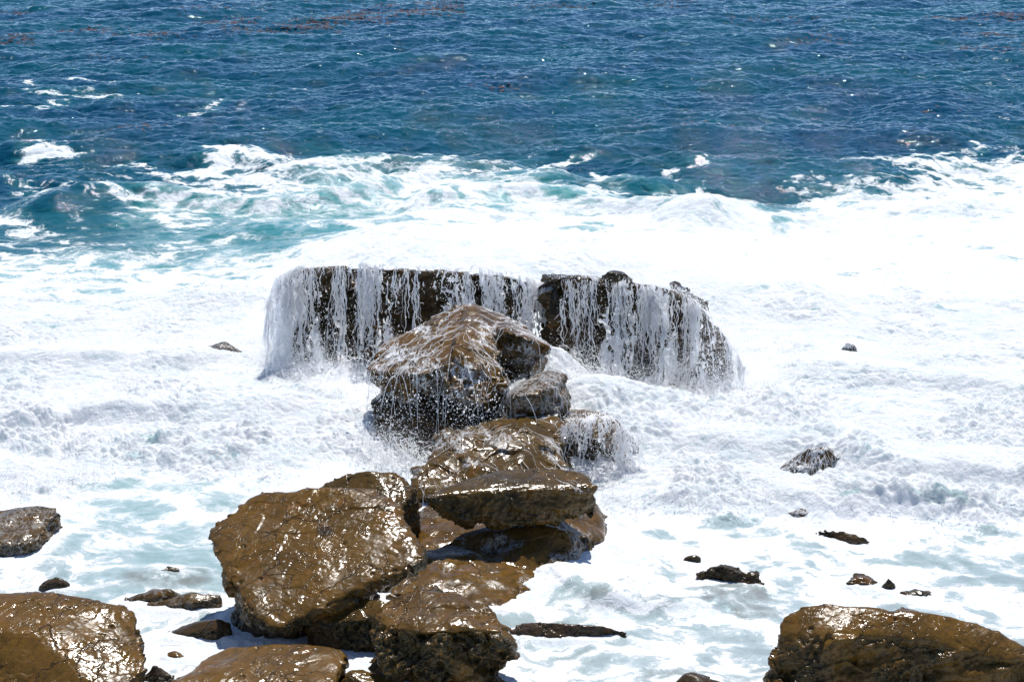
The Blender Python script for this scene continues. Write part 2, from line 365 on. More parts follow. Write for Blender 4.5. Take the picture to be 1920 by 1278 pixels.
STREAKS = [([(0, 177), (60, 172), (130, 180), (220, 186)], .35, .6), ([(0, 203), (60, 200), (110, 196)], .25, .6), ([(60, 160), (130, 155), (220, 160)], .2, .55),
           ([(345, 205), (390, 203), (410, 188), (440, 184)], .2, .5), ([(560, 162), (610, 158)], .15, .5), ([(0, 292), (60, 284), (90, 286)], .22, .55),
           ([(88, 302), (110, 294), (136, 300)], .32, 1.2), ([(120, 264), (165, 270)], .15, .6), ([(235, 310), (300, 318), (330, 316)], .15, .6),
           ([(330, 318), (370, 338), (420, 348)], .15, .6), ([(395, 298), (400, 318), (440, 332), (500, 350)], .3, 1.1), ([(400, 296), (440, 293), (490, 305), (560, 330)], .25, .8),
           ([(560, 325), (660, 315), (780, 308), (810, 312), (840, 335)], .3, .85), ([(350, 350), (470, 335), (600, 335), (720, 330)], .3, .75),
           ([(190, 392), (260, 396), (360, 380), (480, 372), (600, 350)], .25, .8), ([(190, 395), (240, 410), (330, 412), (430, 395)], .25, .75),
           ([(860, 340), (940, 325), (1010, 322), (1080, 314)], .22, .8), ([(980, 328), (1070, 318)], .2, .7), ([(1080, 372), (1115, 350), (1140, 333)], .15, .65),
           ([(1000, 368), (1060, 358), (1100, 376), (1220, 384)], .22, .7), ([(1265, 360), (1300, 335), (1315, 326)], .2, .55), ([(1050, 240), (1130, 246)], .12, .35), ([(1340, 232), (1390, 236)], .12, .35),
           ([(1580, 312), (1640, 318), (1700, 330)], .25, .6), ([(1660, 300), (1760, 296), (1860, 290), (1920, 292)], .3, .7), ([(1800, 278), (1850, 270), (1920, 268)], .2, .5),
           ([(1400, 395), (1500, 375), (1560, 352), (1640, 345)], .25, .6), ([(1510, 350), (1570, 362), (1650, 352)], .2, .6),
           ([(640, 430), (700, 440), (800, 425), (950, 405)], .3, .9), ([(280, 430), (380, 425), (440, 405)], .15, .5), ([(0, 332), (80, 355), (180, 340)], .15, .45),
           ([(0, 405), (20, 412)], .3, .7), ([(200, 500), (330, 480), (450, 455)], .25, .6), ([(60, 290), (100, 300)], .1, .3)]
def pseg(x, y, P):
    best = np.full(x.shape, 1e9, np.float32); sgn = np.zeros(x.shape, np.float32)
    for a, b in zip(P[:-1], P[1:]):
        d = b-a; t = np.clip(((x-a[0])*d[0] + (y-a[1])*d[1])/(d@d), 0, 1)
        ex = x-(a[0]+t*d[0]); ey = y-(a[1]+t*d[1]); q = np.hypot(ex, ey); m = q < best
        best = np.where(m, q, best); sgn = np.where(m, ey, sgn)
    return best, sgn
SANDY = [(1200, 1128, .35), (1430, 1150, .25), (1150, 1010, .28), (310, 1085, .3), (1510, 960, .22), (1340, 1115, .4), (1240, 1265, .3), (760, 1265, .2), (300, 1135, .3)]

def sea_fields(x, y):
    """x, y rest position arrays -> displaced xyz and attributes"""
    wx = q1(Q1, x, y); wy = q1(Q1, x+7.7, y+3.1); wz = q1(Q2, x, y); big = q1(Q3, x, y); big2 = q1(Q3, x+9, y+4)
    px, py = topix(x, y)
    amp = np.clip(1.0 + 0*x, 0, 1)
    jit = np.clip(FPX/np.maximum(y, 5)*.45, 0, 60)          # warp of the maps: about half a metre of ground
    px2 = px + wx*jit*.8; py2 = py + wy*jit*.22 + wz*jit*.05
    cov = gridmap(COV, px2, py2); aer = gridmap(AER, px2, py2)
    outside = 0*x
    cov = np.where((px < -200) | (px > 2120), cov, cov)
    for pts, wd, a in STREAKS:
        P = wl(pts); m = (np.abs(x-P[:, 0].mean()) < 8) & (np.abs(y-P[:, 1].mean()) < 14)
        if m.any():
            d, _ = pseg(x[m]+wx[m]*.22, y[m]+wy[m]*.55+wz[m]*.12, P)
            cov[m] = np.maximum(cov[m], a*.8*np.exp(-(d/(wd*1.7))**2))
            aer[m] = np.maximum(aer[m], .34*min(1, a)*np.exp(-(d/(wd*2.2))**2))
    yf = np.interp(px, FRONT[:, 0], FRONT[:, 1])
    edge = sstep(-14, 22, (yf - py) + wx*7 + wz*4)
    far = sstep(520, 600, py); churn = edge*far
    mid = sstep(395, 520, py)*(1-far)*edge
    # heights
    off = 1-sstep(330, 470, py)                             # open water
    big1 = samp(T1, x, y); sm = samp(T2, x, y); b2 = samp(T1, x*.83+11, y*.83-5, .5)
    A1 = .09*off + .028*(1-off)*(1-churn*.3); A1 = A1*(1-sstep(940, 1000, py)*.65)
    A2 = .026*off + .008*(1-off)
    D = (big1+.6*b2)*A1[..., None]; D2 = sm*A2[..., None]
    z = D[..., 2] + D2[..., 2]
    dx = (D[..., 0]+D2[..., 0])*.9; dy = (D[..., 1]+D2[..., 1])*.9
    for P, wf, wb, h in RIDGES:
        m = (y > P[:, 1].min()-6) & (y < P[:, 1].max()+6)
        if m.any():
            d, s = pseg(x[m]+big[m]*.4, y[m]+big2[m]*.5, P)
            ww = wf+(wb-wf)*(.5+.5*s/(d+.05)); g = np.exp(-(d/ww)**2); z[m] += h*g*(1+.15*big[m]); dy[m] -= h*.5*g
    fm = sstep(.3, .95, cov)
    b = [q1(t, x + wx*.06, y + wy*.06, 0) for t in BT]
    pat_ = sstep(-.9, .9, b[0]) * .7 + .3                    # calmer and rougher patches
    lump = .026*np.abs(b[0]) + pat_*(.034*np.abs(b[1]) + .038*np.abs(b[2]) + .022*np.abs(b[3]) + .010*np.abs(b[4]))
    z += (churn*(.5 + .55*sstep(700, 800, py)) + mid*.35 + .16*(1-churn)*fm*sstep(900, 960, py) + .25*off*fm)*lump
    z += churn*(.09 + .04*big)
    for c, r, h in MOUNDS:
        d = np.hypot(x-c[0], (y-c[1])*1.15); z += h*np.exp(-(d/r)**2)
    z = np.where(py > 960, z*1.0, z)
    sandy = 0*x
    for a, b, r in SANDY:
        c = PZ(a, b, 0); d = np.hypot((x-c[0])*.55, (y-c[1])*1.1)/r + wx*.18 + wz*.1; sandy = np.maximum(sandy, 1-sstep(.5, 1.15, d))
    cov = cov - sandy*.25 - (.15+.10*wz)*sstep(900, 960, py)*(cov < .97)
    if CONTACT[0] is not None:
        iu = (x-CB[0])/(CB[1]-CB[0])*CN-.5; iv = (y-CB[2])/(CB[3]-CB[2])*CN-.5
        ok = (iu > 1) & (iu < CN-2) & (iv > 1) & (iv < CN-2); a = np.clip(iu, 1, CN-3); b_ = np.clip(iv, 1, CN-3)
        i0 = a.astype(int); j0 = b_.astype(int); fa = a-i0; fb = b_-j0; G = CONTACT[0]
        c = ((G[i0, j0]*(1-fa)+G[i0+1, j0]*fa)*(1-fb) + (G[i0, j0+1]*(1-fa)+G[i0+1, j0+1]*fa)*fb)*ok
        c = np.clip(c*(1.1+.35*wz+.3*wx), 0, 1.1); cov = np.maximum(cov, cov*(1-c)+c*.95); z = z + c*.045*(1-churn)
    cov = np.where(cov > .8, cov - churn*.13*sstep(-.2, 1.3, wz+.6*wx), cov)
    return x+dx, y+dy, z, cov, aer, churn, sandy

def sea_grid():
    th = np.concatenate([np.linspace(-80, -24, 40)[:-1], np.linspace(-24, -18, 60)[:-1], np.linspace(-18, 18, 1500), np.linspace(18, 24, 60)[1:], np.linspace(24, 80, 40)[1:]])
    r = [6.]
    while r[-1] < 15: r.append(r[-1]+.25)
    while r[-1] < 34: r.append(r[-1]+.021)
    while r[-1] < 130: r.append(r[-1] + .021 + .000016*(r[-1]-34)**2 + .0009*(r[-1]-34)*.6)
    while r[-1] < 6000: r.append(r[-1]*1.04)
    r = np.array(r); th = np.radians(th)
    R, TH = np.meshgrid(r, th, indexing='ij'); return R*np.sin(TH), R*np.cos(TH)
CONTACT = [None]
# ------------------------------------------------------------------ rocks
def hull_mesh(hulls, vox, sub=2, sm=3):
    bm = bmesh.new()
    for pts in hulls:
        vs = [bm.verts.new(tuple(p)) for p in pts]
        r = bmesh.ops.convex_hull(bm, input=vs, use_existing_faces=False)
        junk = [g for g in r['geom_interior'] if isinstance(g, bmesh.types.BMVert)]
        if junk: bmesh.ops.delete(bm, geom=junk, context='VERTS')
    bmesh.ops.recalc_face_normals(bm, faces=bm.faces)
    me = bpy.data.meshes.new('tmp'); bm.to_mesh(me); bm.free()
    o = bpy.data.objects.new('tmp', me); COL.objects.link(o)
    m = o.modifiers.new('r', 'REMESH'); m.mode = 'VOXEL'; m.voxel_size = vox
    s = o.modifiers.new('s', 'SMOOTH'); s.iterations = sm; s.factor = .5
    u = o.modifiers.new('u', 'SUBSURF'); u.levels = sub; u.render_levels = sub
    dg = bpy.context.evaluated_depsgraph_get(); e = o.evaluated_get(dg); em = e.to_mesh()
    n = len(em.vertices); V = np.empty(n*3, np.float32); em.vertices.foreach_get('co', V); V = V.reshape(-1, 3)
    NN = np.empty(n*3, np.float32); em.vertices.foreach_get('normal', NN); NN = NN.reshape(-1, 3)
    Fq = np.empty(len(em.loops), np.int32); em.loops.foreach_get('vertex_index', Fq)
    lt = np.empty(len(em.polygons), np.int32); em.polygons.foreach_get('loop_total', lt); assert (lt == 4).all()
    Fq = Fq.reshape(-1, 4)
    e.to_mesh_clear(); bpy.data.objects.remove(o); bpy.data.meshes.remove(me)
    return V, NN, Fq
ROCKS = {}
def facets(p, sc, seed=0):
    q = p*sc; i0 = np.floor(q).astype(np.int32); best = np.full(len(q), 9., np.float32); val = np.zeros(len(q), np.float32)
    for dx in (-1, 0, 1):
        for dy in (-1, 0, 1):
            for dz in (-1, 0, 1):
                c = i0 + np.array([dx, dy, dz]); h = PERM[(PERM[(PERM[c[:, 0] & 255] + c[:, 1]) & 255] + c[:, 2] + seed) & 255]
                e = q - (c + GR[h]*.5+.5); d = np.linalg.norm(e, axis=1); g = GR[(h*7+13) & 255]
                v = (e*g).sum(1) + (PERM[(h+33) & 255]/255.-.5)*.7
                m = d < best; best = np.where(m, d, best); val = np.where(m, v, val)
    return val
def rock(key, name, label, hulls, mat='gold', vox=.06, sub=2, sm=3, big=.07, bs=1.6, med=.02, strata=.02, pitd=.035, pits=.5, dip=(.15, -.25, 1), film=0, cat='boulder', group=None, seed=0, film_fn=None, stains=(), topflat=.25, fac=.6, cracks=.0):
    V, NN, Fq = hull_mesh(hulls, vox, sub, sm); s = seed*13.7 + sum(map(ord, key))*.37
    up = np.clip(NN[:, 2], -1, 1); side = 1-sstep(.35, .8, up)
    k = topflat + (1-topflat)*side
    d = big*fbm(V*bs+s, 2)*k + med*fbm(V*6+s, 4, .55)*(side*.86+.14) + med*(.08+.3*side)*fbm(V*30+s, 3, .55)
    wp = .12*np.stack([fbm(V*2.2+s, 3), fbm(V*2.2+s+5, 3), fbm(V*2.2+s+9, 3)], 1)
    d += fac*(.10*facets((V+wp)*np.array([1, 1, 1.5]), 1.7, 3) + .055*facets(V+wp*.7, 4.3, 9))*(side*.85 + .15)
    dv = np.array(dip)/np.linalg.norm(dip); h = V@dv + .06*fbm(V*1.5+s, 2)
    hh = np.stack([h*7+s, V[:, 0]*.5, V[:, 1]*.5], 1)
    st = pn(hh); st2 = pn(hh*np.array([2.7, 1.5, 1.5])+5)
    d += strata*(np.sign(st)*np.abs(st)**.6 + .5*st2)*side
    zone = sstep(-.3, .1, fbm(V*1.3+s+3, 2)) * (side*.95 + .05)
    w1 = worley((V+s)*7.5, pits); w2 = worley((V+s)*19, min(.9, pits+.15), 9)
    p1 = (1-sstep(.15, .42, w1))*zone; p2 = (1-sstep(.15, .45, w2))*zone
    d -= pitd*p1 + pitd*.6*p2
    # a few sparse holes on the upper face too
    w3 = worley((V+s+4)*5.2, .22, 31); p3 = (1-sstep(.08, .2, w3))*(1-side); d -= .02*p3
    w4 = worley((V+s+2)*13, .14, 77); p4 = (1-sstep(.06, .2, w4))*(1-side)*sstep(-.2, .2, fbm(V*1.7+s+6, 2)); d -= .012*p4; p3 = np.maximum(p3, p4*1.3)
    cr = np.abs(fbm(V*1.1*np.array([1, 1, .6])+s+9, 3)); crk = (1-sstep(.0, .035, cr)); d -= cracks*crk
    V2 = V + NN*d[:, None]
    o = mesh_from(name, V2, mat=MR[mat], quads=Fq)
    attr(o, 'pit_shade', np.clip(zone*.9*side + p1*.5 + p3*.6 + crk*.5, 0, 1))  # holes and cracks, plus steep sides whose shade is painted into the colour
    sta = 0*d
    for c, r in stains: sta = np.maximum(sta, 1-sstep(.25, 1., np.linalg.norm(V2-c, axis=1)/r + .25*fbm(V2*14, 3)))
    attr(o, 'stain', sta*.85)
    f = np.full(len(V2), float(film)) if film_fn is None else film_fn(V2, NN)
    attr(o, 'film', f)
    tag(o, label, cat, group); ROCKS[key] = (o, V2, Fq, NN); return o
def drop(pts, dz, inset=.06):
    P = np.array(pts); c = P.mean(0); Q_ = P.copy(); Q_[:, :2] = c[:2] + (P[:, :2]-c[:2])*(1-inset); Q_[:, 2] = dz if dz < -.0001 or dz == 0 else P[:, 2]-dz
    return list(Q_)
z = lambda pts: [PZ(*p) for p in pts]
y = lambda pts: [PY(*p) for p in pts]

# back ledge, left part
L1 = z([(530, 510, 1.6), (565, 494, 1.75), (640, 492, 1.78), (740, 496, 1.76), (860, 500, 1.74), (950, 508, 1.72), (985, 522, 1.6)])
L1 = [p-np.array([0, 0, .07]) for p in L1]
def back(P, dy, dz=0): return [p + np.array([0, dy, dz]) for p in P]
def setz(P, zz, dy=0, dx=0): return [np.array([p[0]+dx, p[1]+dy, zz]) for p in P]
rock('ledgeL', 'ledge_rock', 'broad flat topped ledge rock curtained by falling white water, left of the gap',
     [L1[0:3]+back(L1[0:3], 1.2, -.34)+setz(L1[0:3], -.5, -.25)+setz(back(L1[0:3], 1.5), -.5),
      L1[2:5]+back(L1[2:5], 1.2, -.34)+setz(L1[2:5], -.5, -.2)+setz(back(L1[2:5], 1.5), -.5),
      L1[4:7]+back(L1[4:7], 1.2, -.34)+setz(L1[4:7], -.5, .1)+setz(back(L1[4:7], 1.5), -.5)],
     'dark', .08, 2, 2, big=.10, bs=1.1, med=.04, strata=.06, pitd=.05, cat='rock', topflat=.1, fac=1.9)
L2 = z([(1028, 520, 1.66), (1060, 516, 1.70), (1130, 522, 1.68), (1220, 530, 1.64), (1310, 556, 1.42)])
rock('ledgeR', 'ledge_rock', 'dark ledge rock with lacy white water streaming down, right of the gap',
     [L2[0:3]+back(L2[0:3], 1.0, -.2)+setz(L2[0:3], -.5, -.2)+setz(back(L2[0:3], 1.5), -.5),
      L2[2:5]+back(L2[2:5], 1.1, -.4)+setz(L2[2:5], -.5, -.45)+setz(back(L2[2:5], 1.5), -.5),
      y([(1290, 552, 27.6), (1330, 620, 27.0), (1360, 690, 26.9), (1330, 735, 26.6), (1240, 750, 26.4), (1240, 560, 27.6)])+setz(y([(1375, 690, 26.9), (1240, 750, 26.4)]), -.5)+back(y([(1290, 560, 27.6), (1375, 700, 26.9)]), 1.2)],
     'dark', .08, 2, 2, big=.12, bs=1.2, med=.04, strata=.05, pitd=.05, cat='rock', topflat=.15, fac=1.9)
K = z([(1132, 520, 1.72), (1140, 510, 1.84), (1158, 508, 1.88), (1172, 512, 1.82), (1184, 524, 1.72)])
rock('knob', 'small_rock', 'small bare brown lump on top of the right ledge rock', [K+back(K, .3, -.05)+setz(K, 1.4)+setz(back(K, .4), 1.4)], 'grey', .04, 2, 2, big=.05, bs=5, cat='rock')

# peaked boulder with water running off it
pk = [y([(880, 566, 26.0), (945, 590, 26.0), (850, 570, 26.0), (770, 622, 25.4), (705, 652, 25.1), (682, 692, 24.6), (690, 704, 24.5), (760, 742, 24.2), (800, 700, 24.1), (915, 622, 24.9), (905, 650, 24.5)])
      + back(y([(880, 575, 26.), (720, 690, 25.1), (780, 750, 24.6), (930, 620, 26)]), .4, -.35),
      y([(915, 606, 25.2), (880, 566, 26.0), (845, 650, 24.3), (830, 720, 24.0), (858, 748, 23.85), (905, 762, 23.7), (940, 725, 23.9), (945, 700, 24.1), (925, 640, 24.8)])
      + back(y([(900, 640, 25.8), (850, 752, 24.6), (925, 745, 24.6)]), .3, -.2),
      y([(920, 612, 25.2), (950, 592, 25.9), (985, 612, 25.8), (1040, 652, 25.2), (1032, 666, 25.1), (955, 622, 24.65), (1000, 640, 24.75), (985, 706, 25.6), (950, 706, 25.4), (925, 700, 25.1)])
      + back(y([(950, 610, 26.), (1020, 680, 25.3), (960, 720, 25)]), .3, -.1)]
rock('peak', 'peaked_boulder', 'big peaked brown boulder with white rivulets streaming off, in front of the ledge', pk, 'gold', .055, 2, 2, big=.06, bs=1.8, med=.025, strata=.03, fac=1.2,
     film_fn=lambda V, N: .95*sstep(-.25, .3, fbm(V*1.8, 3)-.55*(V[:, 2]-1.05)) , cracks=.03, dip=(.4, -.2, 1))
db = y([(700, 748, 24.5), (780, 745, 24.6), (900, 765, 24.3), (955, 765, 24.3), (960, 800, 24.2), (706, 790, 24.3), (735, 845, 24.0), (775, 876, 23.7), (830, 880, 23.4), (900, 850, 23.5)])
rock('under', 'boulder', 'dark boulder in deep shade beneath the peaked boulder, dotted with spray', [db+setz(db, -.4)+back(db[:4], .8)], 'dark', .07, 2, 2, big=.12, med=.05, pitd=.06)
sr = y([(945, 742, 23.9), (975, 715, 24.1), (1030, 692, 24.3), (1062, 700, 24.3), (1068, 745, 24.0), (1050, 775, 23.7), (1010, 778, 23.4), (968, 772, 23.4), (966, 740, 23.4), (1008, 738, 23.35)])
rock('small', 'boulder', 'small blunt boulder trailing foam threads, perched right of the peaked boulder', [sr+back(sr[:5], .2, -.25)], 'olive', .045, 2, 2, big=.04, bs=3, med=.02, film=.35)
# shelf below it
s1 = y([(825, 812, 22.9), (880, 795, 23.2), (940, 778, 23.6), (1050, 778, 23.6), (1056, 790, 23.3), (1060, 880, 22.4), (960, 930, 21.6), (900, 930, 21.5), (870, 850, 22.2), (975, 800, 22.9)])
s2 = y([(820, 816, 22.9), (880, 830, 22.5), (885, 880, 22.), (860, 940, 21.5), (780, 935, 21.5), (768, 905, 21.8), (800, 870, 22.3)])
rock('shelf', 'shelf_rock', 'stepped brown shelf rock with foam running down it, above the overhanging boulder', [s1+setz(s1, -.4), s2+setz(s2, -.4)], 'olive', .06, 2, 2, big=.08, bs=1.6, med=.02, strata=.06, pitd=.03, topflat=1., fac=2.0,
     film_fn=lambda V, N: .6*sstep(.05, .35, fbm(V*2.1+4, 2)), cat='rock')
bl = y([(1050, 796, 23.6), (1060, 808, 23.2), (1110, 806, 23.3), (1165, 808, 23.3), (1188, 836, 23.1), (1185, 870, 22.9), (1130, 800, 23.8)])
rock('block', 'block_rock', 'squat block of rock draped in white water, right of the shelf rock', [bl+back(bl[:5], .9, 0)+setz(bl, -.4)], 'olive', .06, 2, 1, big=.03, bs=2, med=.03, strata=.05, film=.15, cat='rock', fac=1.2)
# overhanging boulder
ov_t = z([(798, 930, .92), (850, 905, .97), (925, 880, 1.0), (1000, 873, 1.02), (1080, 876, 1.0), (1105, 890, .95), (1118, 908, .92), (1050, 908, .93), (940, 914, .93), (850, 925, .93)])
ov_l = y([(800, 945, 19.6), (825, 975, 19.6), (900, 992, 19.5), (980, 990, 19.55), (1040, 972, 19.8), (1115, 968, 20.0), (1120, 950, 19.9)])
rock('over', 'overhanging_boulder', 'wedge shaped brown boulder with a pitted face, jutting over its own black shadow', [ov_t+ov_l+drop(ov_t[2:6], .35)], 'olive', .05, 2, 2, big=.06, bs=2.2, med=.03, strata=.025, pitd=.05, pits=.7, topflat=.25, fac=.4)
# wide brown apron
ap1 = z([(790, 945, .34), (880, 940, .36), (1120, 935, .3), (1140, 960, .15), (1140, 1020, .02), (1060, 1000, .3), (1030, 985, .42), (850, 1010, .28), (780, 1020, .25)])
ap2 = z([(1060, 985, .40), (1100, 1000, .22), (1110, 1035, .0), (1085, 1068, .0), (1000, 1045, .2), (900, 1045, .14), (1000, 985, .4)])
ap3 = z([(780, 1020, .22), (900, 1030, .2), (1000, 1050, .12), (1050, 1080, .0), (960, 1140, .0), (880, 1140, .03), (720, 1105, .18), (760, 1060, .2)])
rock('apron', 'shelf_rock', 'low golden brown shelf rock sloping into foam, under the overhanging boulder', [ap1+setz(ap1, -.5), ap2+setz(ap2, -.5), ap3+setz(ap3, -.5)], 'gold', .06, 2, 2, big=.05, bs=2., med=.02, strata=.03, topflat=1., pits=.3, cat='rock',
     film_fn=lambda V, N: .3*sstep(.25, .5, fbm(V*1.9+8, 2)))
# big tilted slab
sb_t = z([(388, 1000, .92), (402, 975, 1.0), (440, 948, 1.1), (478, 922, 1.2), (560, 918, 1.26), (640, 905, 1.32), (700, 908, 1.30), (745, 945, 1.18), (775, 985, 1.05), (796, 1030, .9),
          (795, 1050, .86), (740, 1045, .86), (690, 1060, .80), (645, 1090, .70), (598, 1128, .58), (556, 1162, .48), (518, 1184, .42), (486, 1166, .48), (452, 1122, .60), (412, 1062, .74), (410, 1020, .86)])
sb_l = y([(792, 1085, 17.95), (740, 1105, 17.75), (660, 1115, 17.5), (625, 1150, 17.25), (575, 1185, 17.0), (515, 1200, 16.85), (462, 1165, 17.1), (415, 1085, 17.6)])
sb1 = sb_t[1:19]+sb_l
rock('slab', 'tilted_slab', 'largest tilted golden brown slab with glinting ripples and one dark blotch on top', [sb_t[2:]+sb_l+drop(sb_t[3:8], .45),
     [sb_t[0], sb_t[1], sb_t[2], sb_t[19], PZ(384, 1010, .84), PZ(400, 1025, .78), PZ(470, 990, .95)]], 'gold', .055, 2, 3, big=.05, bs=1.6, med=.022, strata=.03, pitd=.045, pits=.65, dip=(.35, .3, 1), topflat=.3,
     stains=[(PZ(610, 993, 1.03), .13)])
su = y([(440, 1110, 17.7), (520, 1120, 17.5), (640, 1120, 17.8), (720, 1110, 18.2), (640, 1190, 17.6), (560, 1200, 17.3), (500, 1195, 17.3), (465, 1150, 17.5)])
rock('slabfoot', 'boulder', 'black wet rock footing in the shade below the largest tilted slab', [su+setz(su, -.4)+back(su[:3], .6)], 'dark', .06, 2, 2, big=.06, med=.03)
br = z([(585, 915, .8), (640, 885, .95), (700, 876, 1.0), (750, 882, .95), (785, 915, .8), (792, 945, .6), (775, 965, .5), (740, 950, .7), (660, 920, .8)])
rock('behind', 'boulder', 'rounded brown boulder peeping out behind the largest tilted slab', [br+drop(br, .6, .0)+setz(br, -.2)], 'olive', .05, 2, 3, big=.07, bs=2.4, med=.03, strata=.03)
wd = z([(566, 1168, .34), (600, 1130, .48), (650, 1113, .56), (725, 1122, .56), (740, 1160, .45), (700, 1185, .28), (630, 1185, .25), (575, 1188, .2)])
rock('wedge', 'boulder', 'low olive brown boulder wedged between the tilted slab and the pitted boulder', [wd+setz(wd, -.3)], 'olive', .045, 2, 3, big=.06, bs=3, med=.025)
pt = z([(712, 1130, .62), (735, 1112, .68), (790, 1104, .76), (860, 1108, .78), (925, 1135, .70), (950, 1165, .62), (945, 1185, .60), (870, 1175, .68), (800, 1185, .66), (715, 1165, .6)])
pl = y([(704, 1190, 16.5), (735, 1240, 16.3), (770, 1278, 16.2), (850, 1300, 16.1), (945, 1285, 16.2), (960, 1240, 16.3), (952, 1200, 16.4)])
rock('pitted', 'boulder', 'pitted golden boulder with a deep hollow, at the bottom centre beside white foam', [pt+pl+setz(pl, -.4)+setz(pt, -.4)], 'gold', .05, 2, 2, big=.10, bs=2.4, med=.035, strata=.045, pitd=.06, pits=.7, dip=(.6, .1, 1), topflat=.4, fac=1.2)
bs_ = z([(322, 1278, .28), (372, 1235, .3), (430, 1205, .32), (520, 1202, .34), (620, 1204, .34), (652, 1222, .3), (640, 1250, .26), (625, 1300, .2), (330, 1300, .2)])
rock('bslab', 'flat_slab', 'flat dark speckled brown slab cut off by the bottom edge, left of the pitted boulder', [bs_+setz(bs_, -.3)], 'gold', .05, 2, 2, big=.04, bs=2, med=.018, strata=.02, pits=.4, topflat=.6)
lb = z([(-120, 1110, .95), (0, 1102, .98), (60, 1103, .98), (150, 1112, .92), (225, 1128, .86), (258, 1150, .76), (262, 1175, .66), (180, 1195, .72), (60, 1190, .82), (-120, 1180, .85)])
ll = y([(266, 1215, 15.9), (268, 1260, 15.6), (200, 1300, 15.2), (-120, 1300, 15.3)])
rock('left', 'boulder', 'large glossy brown boulder with a pitted shaded face, in the bottom left corner', [lb+ll+setz(ll, -.4)+setz(lb, -.4)], 'gold', .055, 2, 3, big=.06, bs=1.7, med=.025, strata=.03, pitd=.055, pits=.75, topflat=.35)
rb = z([(1455, 1165, .68), (1475, 1140, .8), (1520, 1127, .86), (1600, 1136, .84), (1700, 1138, .84), (1790, 1148, .8), (1860, 1172, .7), (1920, 1200, .55), (1975, 1235, .4), (1900, 1245, .42), (1800, 1215, .55), (1700, 1195, .66), (1560, 1190, .68), (1462, 1190, .62)])
rl = y([(1448, 1225, 16.4), (1432, 1278, 16.0), (1450, 1300, 15.9), (1600, 1300, 15.95), (1800, 1285, 16.0), (1880, 1268, 16.2), (1960, 1255, 16.4)])
rock('right', 'boulder', 'long golden boulder with glinting ridge and honeycombed face, in the bottom right corner', [rb+rl+setz(rl, -.4)+setz(rb, -.4)], 'gold', .055, 2, 3, big=.07, bs=1.7, med=.028, strata=.035, pitd=.055, pits=.75, dip=(-.25, 0, 1), topflat=.4)
lf = z([(-100, 955, .3), (0, 948, .32), (60, 942, .34), (112, 950, .3), (105, 975, .22), (70, 1005, .2), (40, 1020, .15), (-100, 1025, .15)])
rock('lflat', 'flat_rock', 'flat rough brown rock awash in foam at the left edge', [lf+setz(lf, -.3)], 'olive', .05, 2, 2, big=.05, bs=2.5, med=.035, strata=.03, topflat=1, film=.2, cat='rock')
lr = z([(950, 1180, .06), (972, 1167, .12), (1030, 1164, .17), (1090, 1170, .15), (1150, 1176, .11), (1188, 1185, .03), (1150, 1193, .01), (1060, 1195, .03), (965, 1189, .02)])
rock('long', 'low_rock', 'long low reddish brown rock lying in foam beside the pitted boulder', [lr+drop(lr, .35, .2)], 'grey', .03, 2, 2, big=.03, bs=3, med=.014, topflat=1, cat='rock', fac=.4)
sv = z([(1520, 997, .05), (1545, 990, .13), (1580, 992, .14), (1618, 1003, .08), (1638, 1015, .01), (1600, 1018, .01), (1550, 1009, .02)])
rock('s11', 'sliver_rock', 'long brown sliver of rock sloping right, alone in the pale foam', [sv+drop(sv, .3, .2)], 'dark', .03, 2, 2, big=.02, bs=4, med=.014, topflat=1, cat='rock', fac=.4)
j1 = z([(1305, 1076, .08), (1328, 1064, .16), (1350, 1056, .24), (1375, 1063, .18), (1396, 1074, .12), (1380, 1092, .02), (1330, 1092, .02)])
j2 = z([(1380, 1074, .12), (1400, 1080, .06), (1414, 1074, .13), (1434, 1090, .05), (1425, 1098, .01), (1395, 1096, .02)])
rock('s10', 'jagged_rock', 'jagged blackish rock with a spiky outline, in foam right of the apron shelf', [j1+drop(j1, .35, .2), j2+drop(j2, .3, .2)], 'dark', .028, 2, 1, big=.03, bs=5, med=.035, topflat=1, cat='rock', fac=.8, pitd=.03)

def small(key, name, label, x0, y0, x1, y1, mat='dark', pts=None, hi=None, film=0, vox=.03, jag=.03, lift=0):
    """rock standing in the water: its waterline lies on y1, its top reaches y0"""
    r = np.random.RandomState(sum(map(ord, key))); a = PZ(x0, y1, 0); b = PZ(x1, y1, 0); wd = b[0]-a[0]
    H = (y1-y0)/FPX*math.hypot(a[1], CAM_H)*math.cos(PITCH)*.9; dep = min(wd*.38, H*.8+.05); H = max(H-dep*.22, .06); lift = lift + .025
    P = []
    prof = hi or [.5, .9, 1, .8, .5]
    for i, h in enumerate(prof):
        h = h*r.uniform(.85, 1.15)
        t = i/(len(prof)-1); x = a[0]+wd*(.04+.92*t)
        en = .35 + .65*math.sin(math.pi*(.06+.88*t)); h = h*(.55+.45*en)
        for q in (.5-.5*en, .5, .5+.5*en):
            P.append(np.array([x + r.uniform(-.04, .04)*wd, a[1]+dep*q + r.uniform(-.1, .1)*dep, H*h*(.6 if q < .49 else 1 if q < .51 else .75)]))
    for q_ in P: q_[2] += lift
    hs = []
    k = len(prof)
    for i in range(k-1):
        seg = P[3*i:3*i+6]; hs.append(seg+[np.array([p[0], p[1]+(p[1]-a[1]-dep*.5)*.15, -.25]) for p in seg])
    return rock(key, name, label, hs, mat, vox, 2, 2, big=jag*1.2, bs=4, med=jag*.5, strata=jag*.5, fac=jag*14, pitd=.02, topflat=1, film=film, cat='rock', cracks=.0)
small('s1', 'small_rock', 'round knobbly small rock just behind the bottom left boulder', 66, 1078, 134, 1112, 'grey', jag=.02, hi=[.5, .8, 1, .9, .6])
small('s2', 'small_rock', 'tiny brown rock tip breaking the foam, nearest the left side of the tilted slab', 296, 1060, 336, 1076, 'dark', vox=.02)
